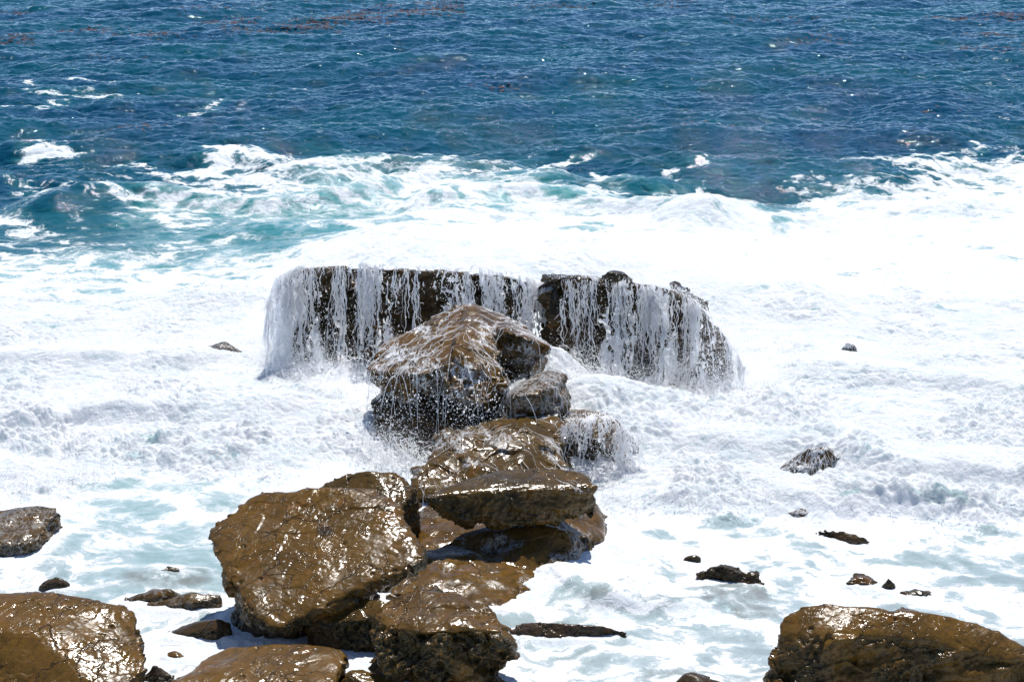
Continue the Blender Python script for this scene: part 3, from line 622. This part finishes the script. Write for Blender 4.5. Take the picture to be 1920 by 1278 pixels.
small('s3', 'low_rock', 'low ragged rock awash beside the bottom left boulder', 232, 1096, 345, 1140, 'olive', hi=[.3, .6, .8, 1, .7], film=.15)
small('s4', 'low_rock', 'low craggy brown rock rising to its right end, left of the tilted slab', 270, 1102, 410, 1150, 'olive', hi=[.25, .45, .7, 1, .9], film=.1)
small('s5', 'boulder', 'smooth blackish boulder below the tilted slab, its right end in shadow', 302, 1150, 442, 1206, 'dark', hi=[.2, .5, .8, 1, .9], jag=.015)
small('s6', 'small_rock', 'little ochre rock lying in foam behind the flat bottom slab', 298, 1226, 366, 1240, 'gold', vox=.02)
small('s7', 'rubble_rock', 'gritty grey brown rock between the corner boulder and the flat bottom slab', 255, 1240, 325, 1290, 'grey')
small('s8', 'small_rock', 'small brown rock at the bottom edge, left of the pitted boulder', 625, 1252, 740, 1300, 'olive')
small('s9', 'small_rock', 'tiny dark rock just up and left of the jagged black rock', 1280, 1044, 1318, 1055, 'dark', vox=.018, jag=.015)
small('s12', 'small_rock', 'low dark rock left of the little pointed rock', 1590, 1080, 1650, 1105, 'dark', hi=[.8, .8, .9, .5, .3], vox=.022)
small('s13', 'pointed_rock', 'little reddish pointed rock between two low dark ones', 1653, 1083, 1680, 1111, 'grey', hi=[.3, .6, 1, .9, .4], vox=.018, jag=.012)
small('s14', 'small_rock', 'knobbly dark rock right of the little pointed rock', 1688, 1103, 1756, 1124, 'dark', hi=[.8, .6, 1, .8, .5], vox=.022)
small('s15', 'awash_rock', 'mound of rock nearly buried under streaming foam, in the whitewater right of centre', 1450, 815, 1590, 905, 'dark', hi=[.3, .6, .85, 1, .8], film=1., vox=.04, lift=-.02)
small('s16', 'awash_rock', 'small grey rock half drowned in whitewater, left of the waterfall', 368, 655, 458, 692, 'grey', film=.3, vox=.035, lift=.2)
small('s17', 'awash_rock', 'faint rock tip lost in bright foam, right of the dark ledge rock', 1574, 645, 1612, 680, 'grey', film=1.0, vox=.03, lift=.1)
small('s18', 'small_rock', 'dark brown rock tip at the bottom edge, left of the bottom right boulder', 1262, 1262, 1356, 1295, 'dark', vox=.025)
small('s19', 'small_rock', 'rounded yellow brown stone at the foot of the bottom right boulder', 1545, 1266, 1604, 1295, 'gold', vox=.022, jag=.01)
small('s20', 'awash_rock', 'flat grey rock just showing through the foam above the brown sliver', 1478, 954, 1545, 970, 'grey', film=.5, vox=.025)

# where rock breaks the surface: a collar of foam
CB = (-12., 12., 13., 31.); CN = 400
_h = np.zeros((CN, CN))
for _k, (_o, _V, _F, _N) in ROCKS.items():
    v = _V[np.abs(_V[:, 2]) < .14]; iu = ((v[:, 0]-CB[0])/(CB[1]-CB[0])*CN).astype(int); iv = ((v[:, 1]-CB[2])/(CB[3]-CB[2])*CN).astype(int)
    ok = (iu >= 0) & (iu < CN) & (iv >= 0) & (iv < CN); _h[iu[ok], iv[ok]] = 1
_k1 = np.fft.fftfreq(CN)*2*np.pi; _kx, _ky = np.meshgrid(_k1, _k1, indexing='ij')
_h = np.real(np.fft.ifft2(np.fft.fft2(_h)*np.exp(-(_kx**2+_ky**2)*2.2**2/2))); CONTACT[0] = np.clip(_h*2.2, 0, 1)
X, Y = sea_grid(); nr, ncol = X.shape
out = [np.empty(X.shape, np.float32) for _ in range(7)]
for i in range(0, nr, 200):
    for a, b in zip(out, sea_fields(X[i:i+200], Y[i:i+200])): a[i:i+200] = b
SX, SY, SZ, COVA, AERA, CHA, SANA = out
fade = 1-sstep(150, 500, np.hypot(X, Y)); SZ *= fade
I = np.arange(nr*ncol, dtype=np.int32).reshape(nr, ncol)
Q = np.stack([I[:-1, :-1], I[:-1, 1:], I[1:, 1:], I[1:, :-1]], -1).reshape(-1, 4)
sea = mesh_from('sea', np.stack([SX, SY, SZ], -1).reshape(-1, 3), mat=M_SEA, quads=Q[:, ::-1])
for n_, a_ in (('foam', COVA), ('aer', AERA), ('churn', CHA), ('sandy', SANA)): attr(sea, n_, a_)
tag(sea, kind='structure')
print('sea', nr, ncol)
# ------------------------------------------------------------------ falling water
def tubes(name, label, paths, r0, cat='water threads'):
    V, Fq, off = [], [], 0
    for P, r in paths:
        P = np.array(P); n = len(P)
        if n < 3: continue
        t = np.gradient(P, axis=0); t /= np.linalg.norm(t, axis=1)[:, None]+1e-9
        a = np.cross(t, [.3, .9, .2]); a /= np.linalg.norm(a, axis=1)[:, None]+1e-9; b = np.cross(t, a)
        rr = r*(0.55+.6*np.abs(fbm(P*14, 2)))*np.sin(np.linspace(.25, math.pi-.12, n))**.4
        ring = [P + a*(rr*math.cos(q))[:, None] + b*(rr*math.sin(q))[:, None] for q in (0, 2.094, 4.189)]
        V.append(np.stack(ring, 1).reshape(-1, 3)); k = np.arange(n-1)[:, None]*3 + off
        for s in range(3): Fq.append(np.stack([k[:, 0]+s, k[:, 0]+(s+1) % 3, k[:, 0]+3+(s+1) % 3, k[:, 0]+3+s], 1))
        off += 3*n
    o = mesh_from(name, np.concatenate(V), mat=M_FALL, quads=np.concatenate(Fq)); tag(o, label, cat, kind='stuff'); return o
def curtain(name, label, lip, v0, zb, cov, outd=(0, -1), topback=.9, nlay=2, du=.0125, fs=1., seed=0, cat='waterfall', skew=0, back_fall=None):
    """sheets of falling water torn into threads: built as real geometry, faces dropped where the sheet is torn"""
    lip = np.array(lip); seg = np.r_[0, np.cumsum(np.linalg.norm(np.diff(lip[:, :2], axis=0), axis=1))]
    Ltot = seg[-1]; nu = int(Ltot/du); us = np.linspace(0, Ltot, nu)
    LV, LQ, off = [], [], 0
    for layer in range(nlay):
        T = math.sqrt(2*(lip[:, 2].max()-zb)/9.81); zt = []
        nt_ = int((lip[:, 2].max()-zb)/du*.9); vv = np.linspace(0, 1, nt_)
        nb = int(topback/(du*2)) if layer == 0 else 4; vb = np.linspace(-1, 0, nb, endpoint=False)
        v = np.r_[vb, vv]; U, W = np.meshgrid(us, v, indexing='ij')
        lx = np.interp(U, seg, lip[:, 0]); ly = np.interp(U, seg, lip[:, 1]); lz = np.interp(U, seg, lip[:, 2]) + .08*fbm(np.stack([us*1.7+seed, 0*us, 0*us], 1), 4)[:, None]
        wv = lambda a, b, c, o=2: fbm(np.stack([U.ravel()*a+seed, W.ravel()*b+c, np.full(U.size, layer*3.1+c)], 1), o).reshape(U.shape)
        wv0 = fbm(np.stack([us*1.3+seed, 0*us+layer, 0*us], 1), 3)[:, None]
        outv = v0*(1+.5*wv0)*(1-.35*layer)
        fall = np.clip(W, 0, 1)*(lz-zb); t = np.sqrt(2*fall/9.81)
        ox = outd[0] if np.isscalar(outd[0]) else np.interp(U, seg, outd[0]); oy = outd[1] if np.isscalar(outd[1]) else np.interp(U, seg, outd[1])
        bk = np.clip(-W, 0, 1)*topback
        px_ = lx + ox*(outv*t - bk) + skew*t; py_ = ly + oy*(outv*t) + bk
        zz = lz - fall + .03 - .2*bk
        wz_ = (fall)
        warp = .055*fbm(np.stack([U.ravel()*5, wz_.ravel()*2.5, np.full(U.size, 3.+seed)], 1), 3).reshape(U.shape) + .10*fbm(np.stack([U.ravel()*1.2, wz_.ravel()*1.2, np.full(U.size, 9.+seed)], 1), 2).reshape(U.shape)
        a = U + warp; yy = wz_ - bk*.6
        P3 = lambda fu, fv, c: np.stack([(a*fu*fs+c).ravel(), (yy*fv*fs+c).ravel(), np.full(U.size, c+layer*7.7+seed)], 1)
        f = .42*fbm(P3(3.6, .45, 1.), 2).reshape(U.shape) + .55*ridged(P3(8, .6, 5.), 2).reshape(U.shape) + .46*ridged(P3(13, 3.6, 7.), 3).reshape(U.shape) + .13*fbm(P3(34, 17, 8.), 3).reshape(U.shape)
        f = (f - f.mean())/f.std()
        C = cov(U/Ltot, np.clip(W, -1, 1)); C = C*(1, .4, .28)[layer]
        # gaussian threshold: keep the top C share of the sheet
        C = C*sstep(-.01, .07, U/Ltot)*sstep(1.01, .93, U/Ltot); from_c = np.clip(C, .01, .88); thr = -np.sqrt(2)*_erfinv(2*from_c-1)
        g = f - thr
        bulge = np.clip(g, 0, 1.6)*.04 + .07*fbm(P3(5, 1.1, 2.), 3).reshape(U.shape) + .05*fbm(P3(13, 4., 4.), 3).reshape(U.shape) + .022*fbm(P3(30, 11., 6.), 2).reshape(U.shape)
        px_ = px_ + ox*bulge; py_ = py_ + oy*bulge
        px_ = px_ + .03*t/.6*fbm(P3(8, 5, 12.), 2).reshape(U.shape)
        V = np.stack([px_, py_, zz + np.where(W < 0, bulge*.15, 0)], -1).reshape(-1, 3)
        Ii = np.arange(U.size).reshape(U.shape)
        q = np.stack([Ii[:-1, :-1], Ii[1:, :-1], Ii[1:, 1:], Ii[:-1, 1:]], -1).reshape(-1, 4)
        keep = (np.minimum(np.minimum(g[:-1, :-1], g[1:, :-1]), np.minimum(g[1:, 1:], g[:-1, 1:])) > 0).reshape(-1); q = q[keep]
        used = np.unique(q); mp = np.full(len(V), -1); mp[used] = np.arange(len(used))
        LV.append(V[used]); LQ.append(mp[q]+off); off += len(used)
    V = np.concatenate(LV); Qd = np.concatenate(LQ)
    o = mesh_from(name, V, mat=M_FALL, quads=Qd); tag(o, label, cat); return o, V
def _erfinv(x):
    a = .147; l = np.log(np.maximum(1-x*x, 1e-9)); b = 2/(np.pi*a)+l/2; return np.sign(x)*np.sqrt(np.sqrt(b*b-l/a)-b)
def cprof(xs, cs, lipx0, lipx1, low=0, lowx=None, topc=((0, 2000), (.55, .55))):
    def f(u, v):
        x = lipx0+(lipx1-lipx0)*u; c = np.interp(x, xs, cs)
        if lowx is not None: c = c + np.clip(v, 0, 1)*np.interp(x, xs, lowx)
        return np.where(v < 0, np.maximum(c, np.interp(x, *topc)) - .3*(v > -.12), c)
    return f
lipL = z([(500, 600, 1.0), (506, 555, 1.35), (520, 515, 1.62), (560, 497, 1.76), (640, 494, 1.8), (740, 498, 1.78), (860, 502, 1.76), (955, 510, 1.72), (998, 526, 1.56)])
lipL = [p+np.array([0, -.12, 0]) for p in lipL]
_, VL = curtain('waterfall', 'wide white curtain of water pouring over the left ledge rock', lipL, .75, -.1,
    cprof([495, 560, 600, 625, 650, 690, 735, 760, 785, 840, 870, 930, 1010], [.85, .8, .6, .16, .18, .3, .62, .22, .03, .1, .34, .32, .32], 500, 1012,
          lowx=[.1, .1, .2, .3, .3, .2, .1, .0, -.05, .0, .05, .1, .15]), nlay=3, seed=2.)
lipR = z([(1026, 524, 1.62), (1060, 519, 1.72), (1130, 524, 1.71), (1220, 534, 1.65), (1290, 552, 1.5), (1335, 592, 1.25), (1375, 650, .8), (1400, 700, .4)])
lipR = [p+np.array([0, -.12, 0]) for p in lipR]
_, VR = curtain('waterfall', 'lacy broken white water pouring over the right ledge rock', lipR, .85, -.1,
    cprof([1026, 1050, 1080, 1110, 1150, 1180, 1215, 1260, 1300, 1390], [.08, .04, .06, .15, .45, .10, .48, .2, .24, .26], 1026, 1385, topc=((1000, 1130, 1150, 1350), (.4, .45, .8, .9)), lowx=[0, .05, .05, .1, .05, 0, 0, .05, .1, .1]), nlay=3, seed=31.)
def strands(name, label, lip, n, wfun, seed, zb=.1, r=(.0035, .013)):
    rr = np.random.RandomState(seed); lip = np.array(lip); seg = np.r_[0, np.cumsum(np.linalg.norm(np.diff(lip[:, :2], axis=0), axis=1))]; paths = []
    while len(paths) < n:
        u = rr.uniform(0, 1)
        if rr.uniform() > wfun(u)*float(sstep(-.12, .22, fbm(np.array([[u*seg[-1]*2.6+seed, 0., 0.]]), 3))[0]): continue
        c = np.array([np.interp(u*seg[-1], seg, lip[:, i]) for i in range(3)]); v0 = rr.uniform(.35, 1.05); T = math.sqrt(2*max(c[2]-zb, .1)/9.81)
        t0 = rr.uniform(0, .55)*T; t1 = min(T, t0 + rr.uniform(.12, .5)*T); m = max(5, int((t1-t0)/.016)); t = np.linspace(t0, t1, m)
        ph = rr.uniform(0, 99); zz = c[2] + .02 - 4.9*t*t
        wb = np.stack([zz*7+ph, 0*t+ph, 0*t], 1)
        P = np.stack([c[0] + rr.normal()*.12*t + .06*fbm(wb, 3)*(.3+t/T), c[1]-v0*t-.03 + .03*fbm(wb+7, 2), zz], 1)
        paths.append((P, (r[0]+(r[1]*1.4-r[0])*rr.uniform()**2.5)))
        if rr.uniform() < .9:                                  # a cross thread tying it to its neighbour
            k = rr.randint(0, m-2); Q_ = np.linspace(P[k], P[k]+np.array([rr.uniform(-.12, .12), -.01, -rr.uniform(.03, .14)]), 5); Q_ += rr.normal(size=Q_.shape)*.006; paths.append((Q_, rr.uniform(.002, .006)))
    tubes(name, label, paths, 0)
lipC = z([(985, 520, 1.5), (1010, 528, 1.4), (1040, 528, 1.45)])
lipC = [p+np.array([0, -.05, 0]) for p in lipC]
curtain('waterfall', 'narrow white chute pouring through the gap between the two ledge rocks', lipC, 1.2, .2, lambda u, v: .9+0*v, nlay=2, seed=61., topback=.6)
lipB = y([(1050, 796, 23.1), (1064, 792, 23.05), (1110, 790, 23.05), (1165, 794, 23.0), (1196, 826, 22.9), (1204, 856, 22.8)])
_, VB = curtain('waterfall', 'short veil of white water spilling over the squat block rock', lipB, .45, -.1, cprof([1048, 1080, 1150, 1200], [.3, .35, .4, .5], 1048, 1198, lowx=[.1, .1, .1, .15]), nlay=2, topback=.5, seed=47., du=.009, fs=2.)

strands('water_threads', 'white strands and nets falling in front of the left ledge rock', lipL, 1000, lambda u: np.interp(u, [0, .2, .28, .45, .5, .6, .7, .85, 1], [.8, .8, .6, .8, .4, .3, .6, .7, .8]), 71)
strands('water_threads', 'white strands and nets falling in front of the right ledge rock', lipR, 900, lambda u: np.interp(u, [0, .1, .3, .5, .6, 1], [.35, .3, .6, .9, .7, 1]), 72)
strands('water_threads', 'white strands falling over the squat block rock', lipB, 300, lambda u: .9, 73, r=(.002, .007))
# threads running over boulders, then falling free
def trace(key, starts, steps=110, ds=.022, r=(.002, .0065), zmin=-.02, pfall=.45):
    o, V, Fq, NN = ROCKS[key]; bvh = BVHTree.FromPolygons([tuple(v) for v in V.tolist()], Fq.tolist()); res = []
    for s in starts:
        hit = bvh.ray_cast(Vector((s[0], s[1], 5)), Vector((0, 0, -1)))
        if hit[0] is None: continue
        p = hit[0]; n = hit[1]; path = [p + n*.008]; vel = Vector((0, 0, 0)); free = False; wob = random.uniform(-1, 1); n_s = random.randint(steps//3, steps)
        for i in range(n_s):
            if not free:
                g = Vector((0, 0, -1)); tng = g - n*g.dot(n)
                if tng.length < .12: tng = tng + Vector((random.uniform(-.2, .2), -.25, 0))
                wob = wob*.85 + random.gauss(0, .35)
                d = tng.normalized() + n.cross(tng.normalized())*wob*.45
                q = p + d.normalized()*ds; loc, nn, _, dist = bvh.find_nearest(q + n*.01)
                if loc is None: break
                if nn.z < -.12:
                    if random.random() > pfall: break
                    free = True; vel = d.normalized()*.7; vel.y -= random.uniform(.1, .7); vel.x += random.gauss(0, .3); p = q; nfree = random.randint(4, 26); continue
                p = loc; n = (n*.6+nn*.4).normalized(); path.append(p + nn*.007)
            else:
                vel.z -= 9.81*.02; p = p + vel*.02; path.append(p.copy()); nfree -= 1
                if nfree < 0: break
            if p.z < zmin: break
        res.append((np.array([tuple(v) for v in path]), random.uniform(*r)))
    return res
def bbox_starts(key, n, fn=None):
    V = ROCKS[key][1]; a = V.min(0); b = V.max(0); P = np.random.RandomState(n).uniform(a[:2], b[:2], (n, 2))
    return [p for p in P if fn is None or fn(p)]
tubes('water_threads', 'white rivulets running over and dripping from the peaked boulder', trace('peak', bbox_starts('peak', 320), steps=60, pfall=.45, r=(.003, .009)), 0)
tubes('water_threads', 'white rivulets hanging from the small blunt boulder', trace('small', bbox_starts('small', 90)), 0)
tubes('water_threads', 'white rivulets running down the stepped shelf rock', trace('shelf', bbox_starts('shelf', 90)), 0)
tubes('water_threads', 'thin rivulets down the face of the overhanging boulder', trace('over', bbox_starts('over', 90, lambda p: p[0] > .45), r=(.0015, .004), pfall=0), 0)
tubes('water_threads', 'foam threads over the drowned mound in the right whitewater', trace('s15', bbox_starts('s15', 200)), 0)

# ------------------------------------------------------------------ spray droplets
def droplets(name, label, C, R):
    base = np.array([[1, 1, 1], [1, -1, -1], [-1, 1, -1], [-1, -1, 1]], np.float32)*.62
    oct_ = np.array([[1, 0, 0], [-1, 0, 0], [0, 1, 0], [0, -1, 0], [0, 0, 1.3], [0, 0, -1.3]], np.float32)
    of = np.array([[0, 2, 4], [2, 1, 4], [1, 3, 4], [3, 0, 4], [2, 0, 5], [1, 2, 5], [3, 1, 5], [0, 3, 5]])
    tf = np.array([[0, 1, 2], [0, 3, 1], [0, 2, 3], [1, 3, 2]]); small_ = R < .006
    V1 = (C[small_][:, None, :] + base[None]*R[small_][:, None, None]*1.3).reshape(-1, 3); F1 = (tf[None] + (np.arange(small_.sum())*4)[:, None, None]).reshape(-1, 3)
    L_ = ~small_; V2 = (C[L_][:, None, :] + oct_[None]*R[L_][:, None, None]).reshape(-1, 3); F2 = (of[None] + (np.arange(L_.sum())*6)[:, None, None]).reshape(-1, 3) + len(V1)
    V = np.concatenate([V1, V2]); F_ = np.concatenate([F1, F2])
    o = mesh_from(name, V, mat=M_DROP, quads=F_); tag(o, label, 'spray', kind='stuff'); return o
def cloud(n, line, spread, zr, seed, rr=(.0025, .009), pw=2.):
    r = np.random.RandomState(seed); line = np.array(line); t = r.uniform(0, len(line)-1, n); i = np.minimum(t.astype(int), len(line)-2); f = (t-i)[:, None]
    P = line[i]*(1-f)+line[i+1]*f
    P = P + r.normal(size=(n, 3))*np.array(spread)
    P[:, 2] = zr[0] + (zr[1]-zr[0])*r.power(1, n)**pw*r.uniform(.3, 1, n)
    # clumping
    k = fbm(P*3.1+seed, 3); keep = k > r.uniform(-.6, .5, n); P = P[keep]
    R = rr[0] + (rr[1]-rr[0])*r.power(.35, len(P))**2*r.uniform(0, 1, len(P)); return P, R
def many(*L): return np.concatenate([a for a, _ in L]), np.concatenate([b for _, b in L])
def near(V, n, sp, seed, rr=(.003, .008)):
    r = np.random.RandomState(seed); i = r.randint(0, len(V), n); P = V[i] + r.normal(size=(n, 3))*sp; return P, r.uniform(rr[0], rr[1], n)*r.uniform(.5, 1, n)
droplets('spray_droplets', 'white spray flying off the left curtain of water', *many(
    cloud(110000, z([(505, 690, 0), (620, 735, 0), (700, 800, 0)]), (.25, .3, 0), (0, .9), 3), cloud(9000, z([(690, 830, 0), (760, 875, 0)]), (.2, .2, 0), (0, .7), 4),
    near(VL, 16000, (.06, .10, .05), 5), cloud(60000, z([(485, 640, 0), (510, 700, 0)]), (.22, .3, 0), (0, 1.3), 6)))
droplets('spray_droplets', 'white spray flying off the right ledge rock', *many(
    cloud(90000, z([(1200, 745, 0), (1320, 750, 0), (1430, 740, 0)]), (.3, .3, 0), (0, 1.0), 13), near(VR, 13000, (.06, .10, .05), 15),
    cloud(60000, z([(1340, 700, 0), (1440, 730, 0)]), (.35, .3, 0), (0, 1.5), 16), cloud(6000, z([(1050, 690, .4), (1150, 730, .3)]), (.2, .2, 0), (.4, 1.2), 17)))
vp = ROCKS['peak'][1]; vp = vp[(vp[:, 2] < .95)]
droplets('spray_droplets', 'white drops raining below the peaked boulder', *many(near(vp - np.array([0, .15, .25]), 9000, (.15, .12, .3), 25, (.005, .013)),
    cloud(5000, z([(760, 860, 0), (900, 850, .2)]), (.25, .15, 0), (0, .9), 27)))
droplets('spray_droplets', 'white spray thrown up where water lands by the squat block rock', *many(cloud(9000, z([(1150, 900, 0), (1200, 860, 0)]), (.2, .2, 0), (0, .6), 33), near(VB, 3000, (.05, .08, .05), 35)))

def splash(name, label, spots, n, seed, up=(1.2, 3.2), r=(.004, .013)):
    rr = np.random.RandomState(seed); paths = []
    for q in range(n):
        c = spots[rr.randint(len(spots))]; P0 = np.array(c, float) + rr.normal(size=3)*np.array([.28, .22, .03])
        v = np.array([rr.normal()*.8, -abs(rr.normal())*.7+.1, rr.uniform(*up)*rr.uniform(.4, 1)]); m = rr.randint(4, 9); t0 = rr.uniform(0, .25); dt = rr.uniform(.006, .02)
        t = t0 + np.arange(m)*dt; P = P0 + v*t[:, None]; P[:, 2] -= 4.9*t*t; P += rr.normal(size=(m, 3))*.006
        paths.append((P, rr.uniform(*r)*rr.uniform(.4, 1)))
    tubes(name, label, paths, 0, 'splash')
def line(pts, k, zo=0): 
    P = [PZ(a, b, 0) for a, b in pts]; out = []
    for a, b in zip(P[:-1], P[1:]): out += [a+(b-a)*t+np.array([0, 0, zo]) for t in np.linspace(0, 1, k)]
    return out
splash('splash_fingers', 'white splash leaping at the foot of the left curtain of water', line([(488, 600), (492, 660), (505, 705), (600, 735), (690, 790), (720, 860), (790, 885)], 12, .05), 3600, 3)
splash('splash_fingers', 'white splash leaping at the foot of the right ledge rock', line([(1200, 755), (1320, 765), (1440, 745), (1420, 690)], 12, .05), 2600, 4)
splash('splash_fingers', 'white splash in the chute between the ledge rocks and the peaked boulder', [PZ(1050, 670, .62), PZ(1100, 700, .6), PZ(1150, 735, .45), PZ(1200, 760, .2)], 1300, 5, (.8, 2.))
splash('splash_fingers', 'small white splashes along the tumbling front edge of the whitewater', [PZ(a_, b_-6, 0)+np.array([0, rs.uniform(0, .5), .12]) for a_, b_ in zip(np.linspace(-60, 1980, 240), np.interp(np.linspace(-60, 1980, 240), FRONT[:, 0], FRONT[:, 1])) if not 560 < a_ < 1140], 2600, 9, (.5, 1.5), (.003, .009))
splash('splash_fingers', 'white splash around the foot of the squat block rock', line([(1100, 895), (1190, 880), (1210, 840)], 8, .05), 900, 6, (.8, 2.2))

# ------------------------------------------------------------------ floating kelp
def kelp():
    N = NT('kelp'); p = N.pos()
    N.set(N.b.inputs['Base Color'], N.mix(N.noise(p, .8, 2), (.045, .022, .030), (.075, .034, .038))); N.set(N.b.inputs['Roughness'], .6); N.set(N.b.inputs['Specular IOR Level'], .2)
    beds = [((330, 24), (500, 17), 1.6, 900), ((380, 42), (470, 38), 1.2, 800), ((560, 40), (660, 36), 1.6, 1900), ((660, 30), (860, 18), 2.2, 4200), ((420, 58), (620, 52), 1.3, 1500), ((250, 76), (320, 70), .7, 500),
            ((0, 75), (60, 76), .8, 450), ((130, 60), (260, 55), 1.0, 500), ((0, 28), (40, 27), .8, 250), ((960, 16), (1120, 8), 1.5, 600), ((1220, 12), (1300, 8), 1.2, 300),
            ((1760, 38), (1840, 36), .7, 700), ((1870, 33), (1925, 31), .7, 600), ((1820, 65), (1880, 64), .6, 500), ((1800, 93), (1920, 91), .7, 350), ((1480, 80), (1580, 78), .6, 200), ((1360, 38), (1560, 36), .9, 350),
            ((560, 4), (900, 2), 2.5, 900), ((175, 110), (190, 109), .3, 50), ((900, 160), (960, 158), .4, 120), ((1290, 252), (1312, 250), .15, 40), ((1755, 218), (1768, 217), .15, 50), ((240, 250), (330, 244), .4, 90)]
    r = np.random.RandomState(4); V = []
    for (a, b), (c, d), sp, n in beds:
        n = int(n*.55)
        t = r.uniform(0, 1, n)[:, None]; A = PZ(a, b, 0); B = PZ(c, d, 0); P = A*(1-t)+B*t; P[:, 0] += r.normal(size=n)*.6; P[:, 1] += r.normal(size=n)*sp*1.35
        k = fbm(np.stack([P[:, 0]*.35, P[:, 1]*.5, 0*t[:, 0]], 1)+3, 3) > r.uniform(-.3, .6, n); V.append(P[k])
    P = np.concatenate(V); xs, ys, zs = sea_fields(P[:, 0], P[:, 1])[:3]; n = len(P)
    an = r.uniform(0, 6.28, n); L = r.uniform(.05, .19, n); W_ = L*r.uniform(.2, .4, n); cx, sx = np.cos(an), np.sin(an)
    c = np.stack([xs, ys, zs+.035], 1); u = np.stack([cx, sx, r.uniform(-.1, .25, n)], 1)*L[:, None]; v = np.stack([-sx, cx, r.uniform(-.2, .2, n)], 1)*W_[:, None]
    up = np.array([0, 0, .03])
    Q4 = np.stack([c-u, c-v, c+u, c+v, c+up+u*.2], 1).reshape(-1, 3); b = np.arange(n)[:, None]*5
    T = np.concatenate([b+np.array([[0, 1, 4]]), b+np.array([[1, 2, 4]]), b+np.array([[2, 3, 4]]), b+np.array([[3, 0, 4]])])
    o = mesh_from('floating_kelp', Q4, mat=N.m, quads=T); tag(o, 'reddish brown kelp fronds floating in drifts on the far blue water', 'kelp', kind='stuff')
kelp()
print('done build')
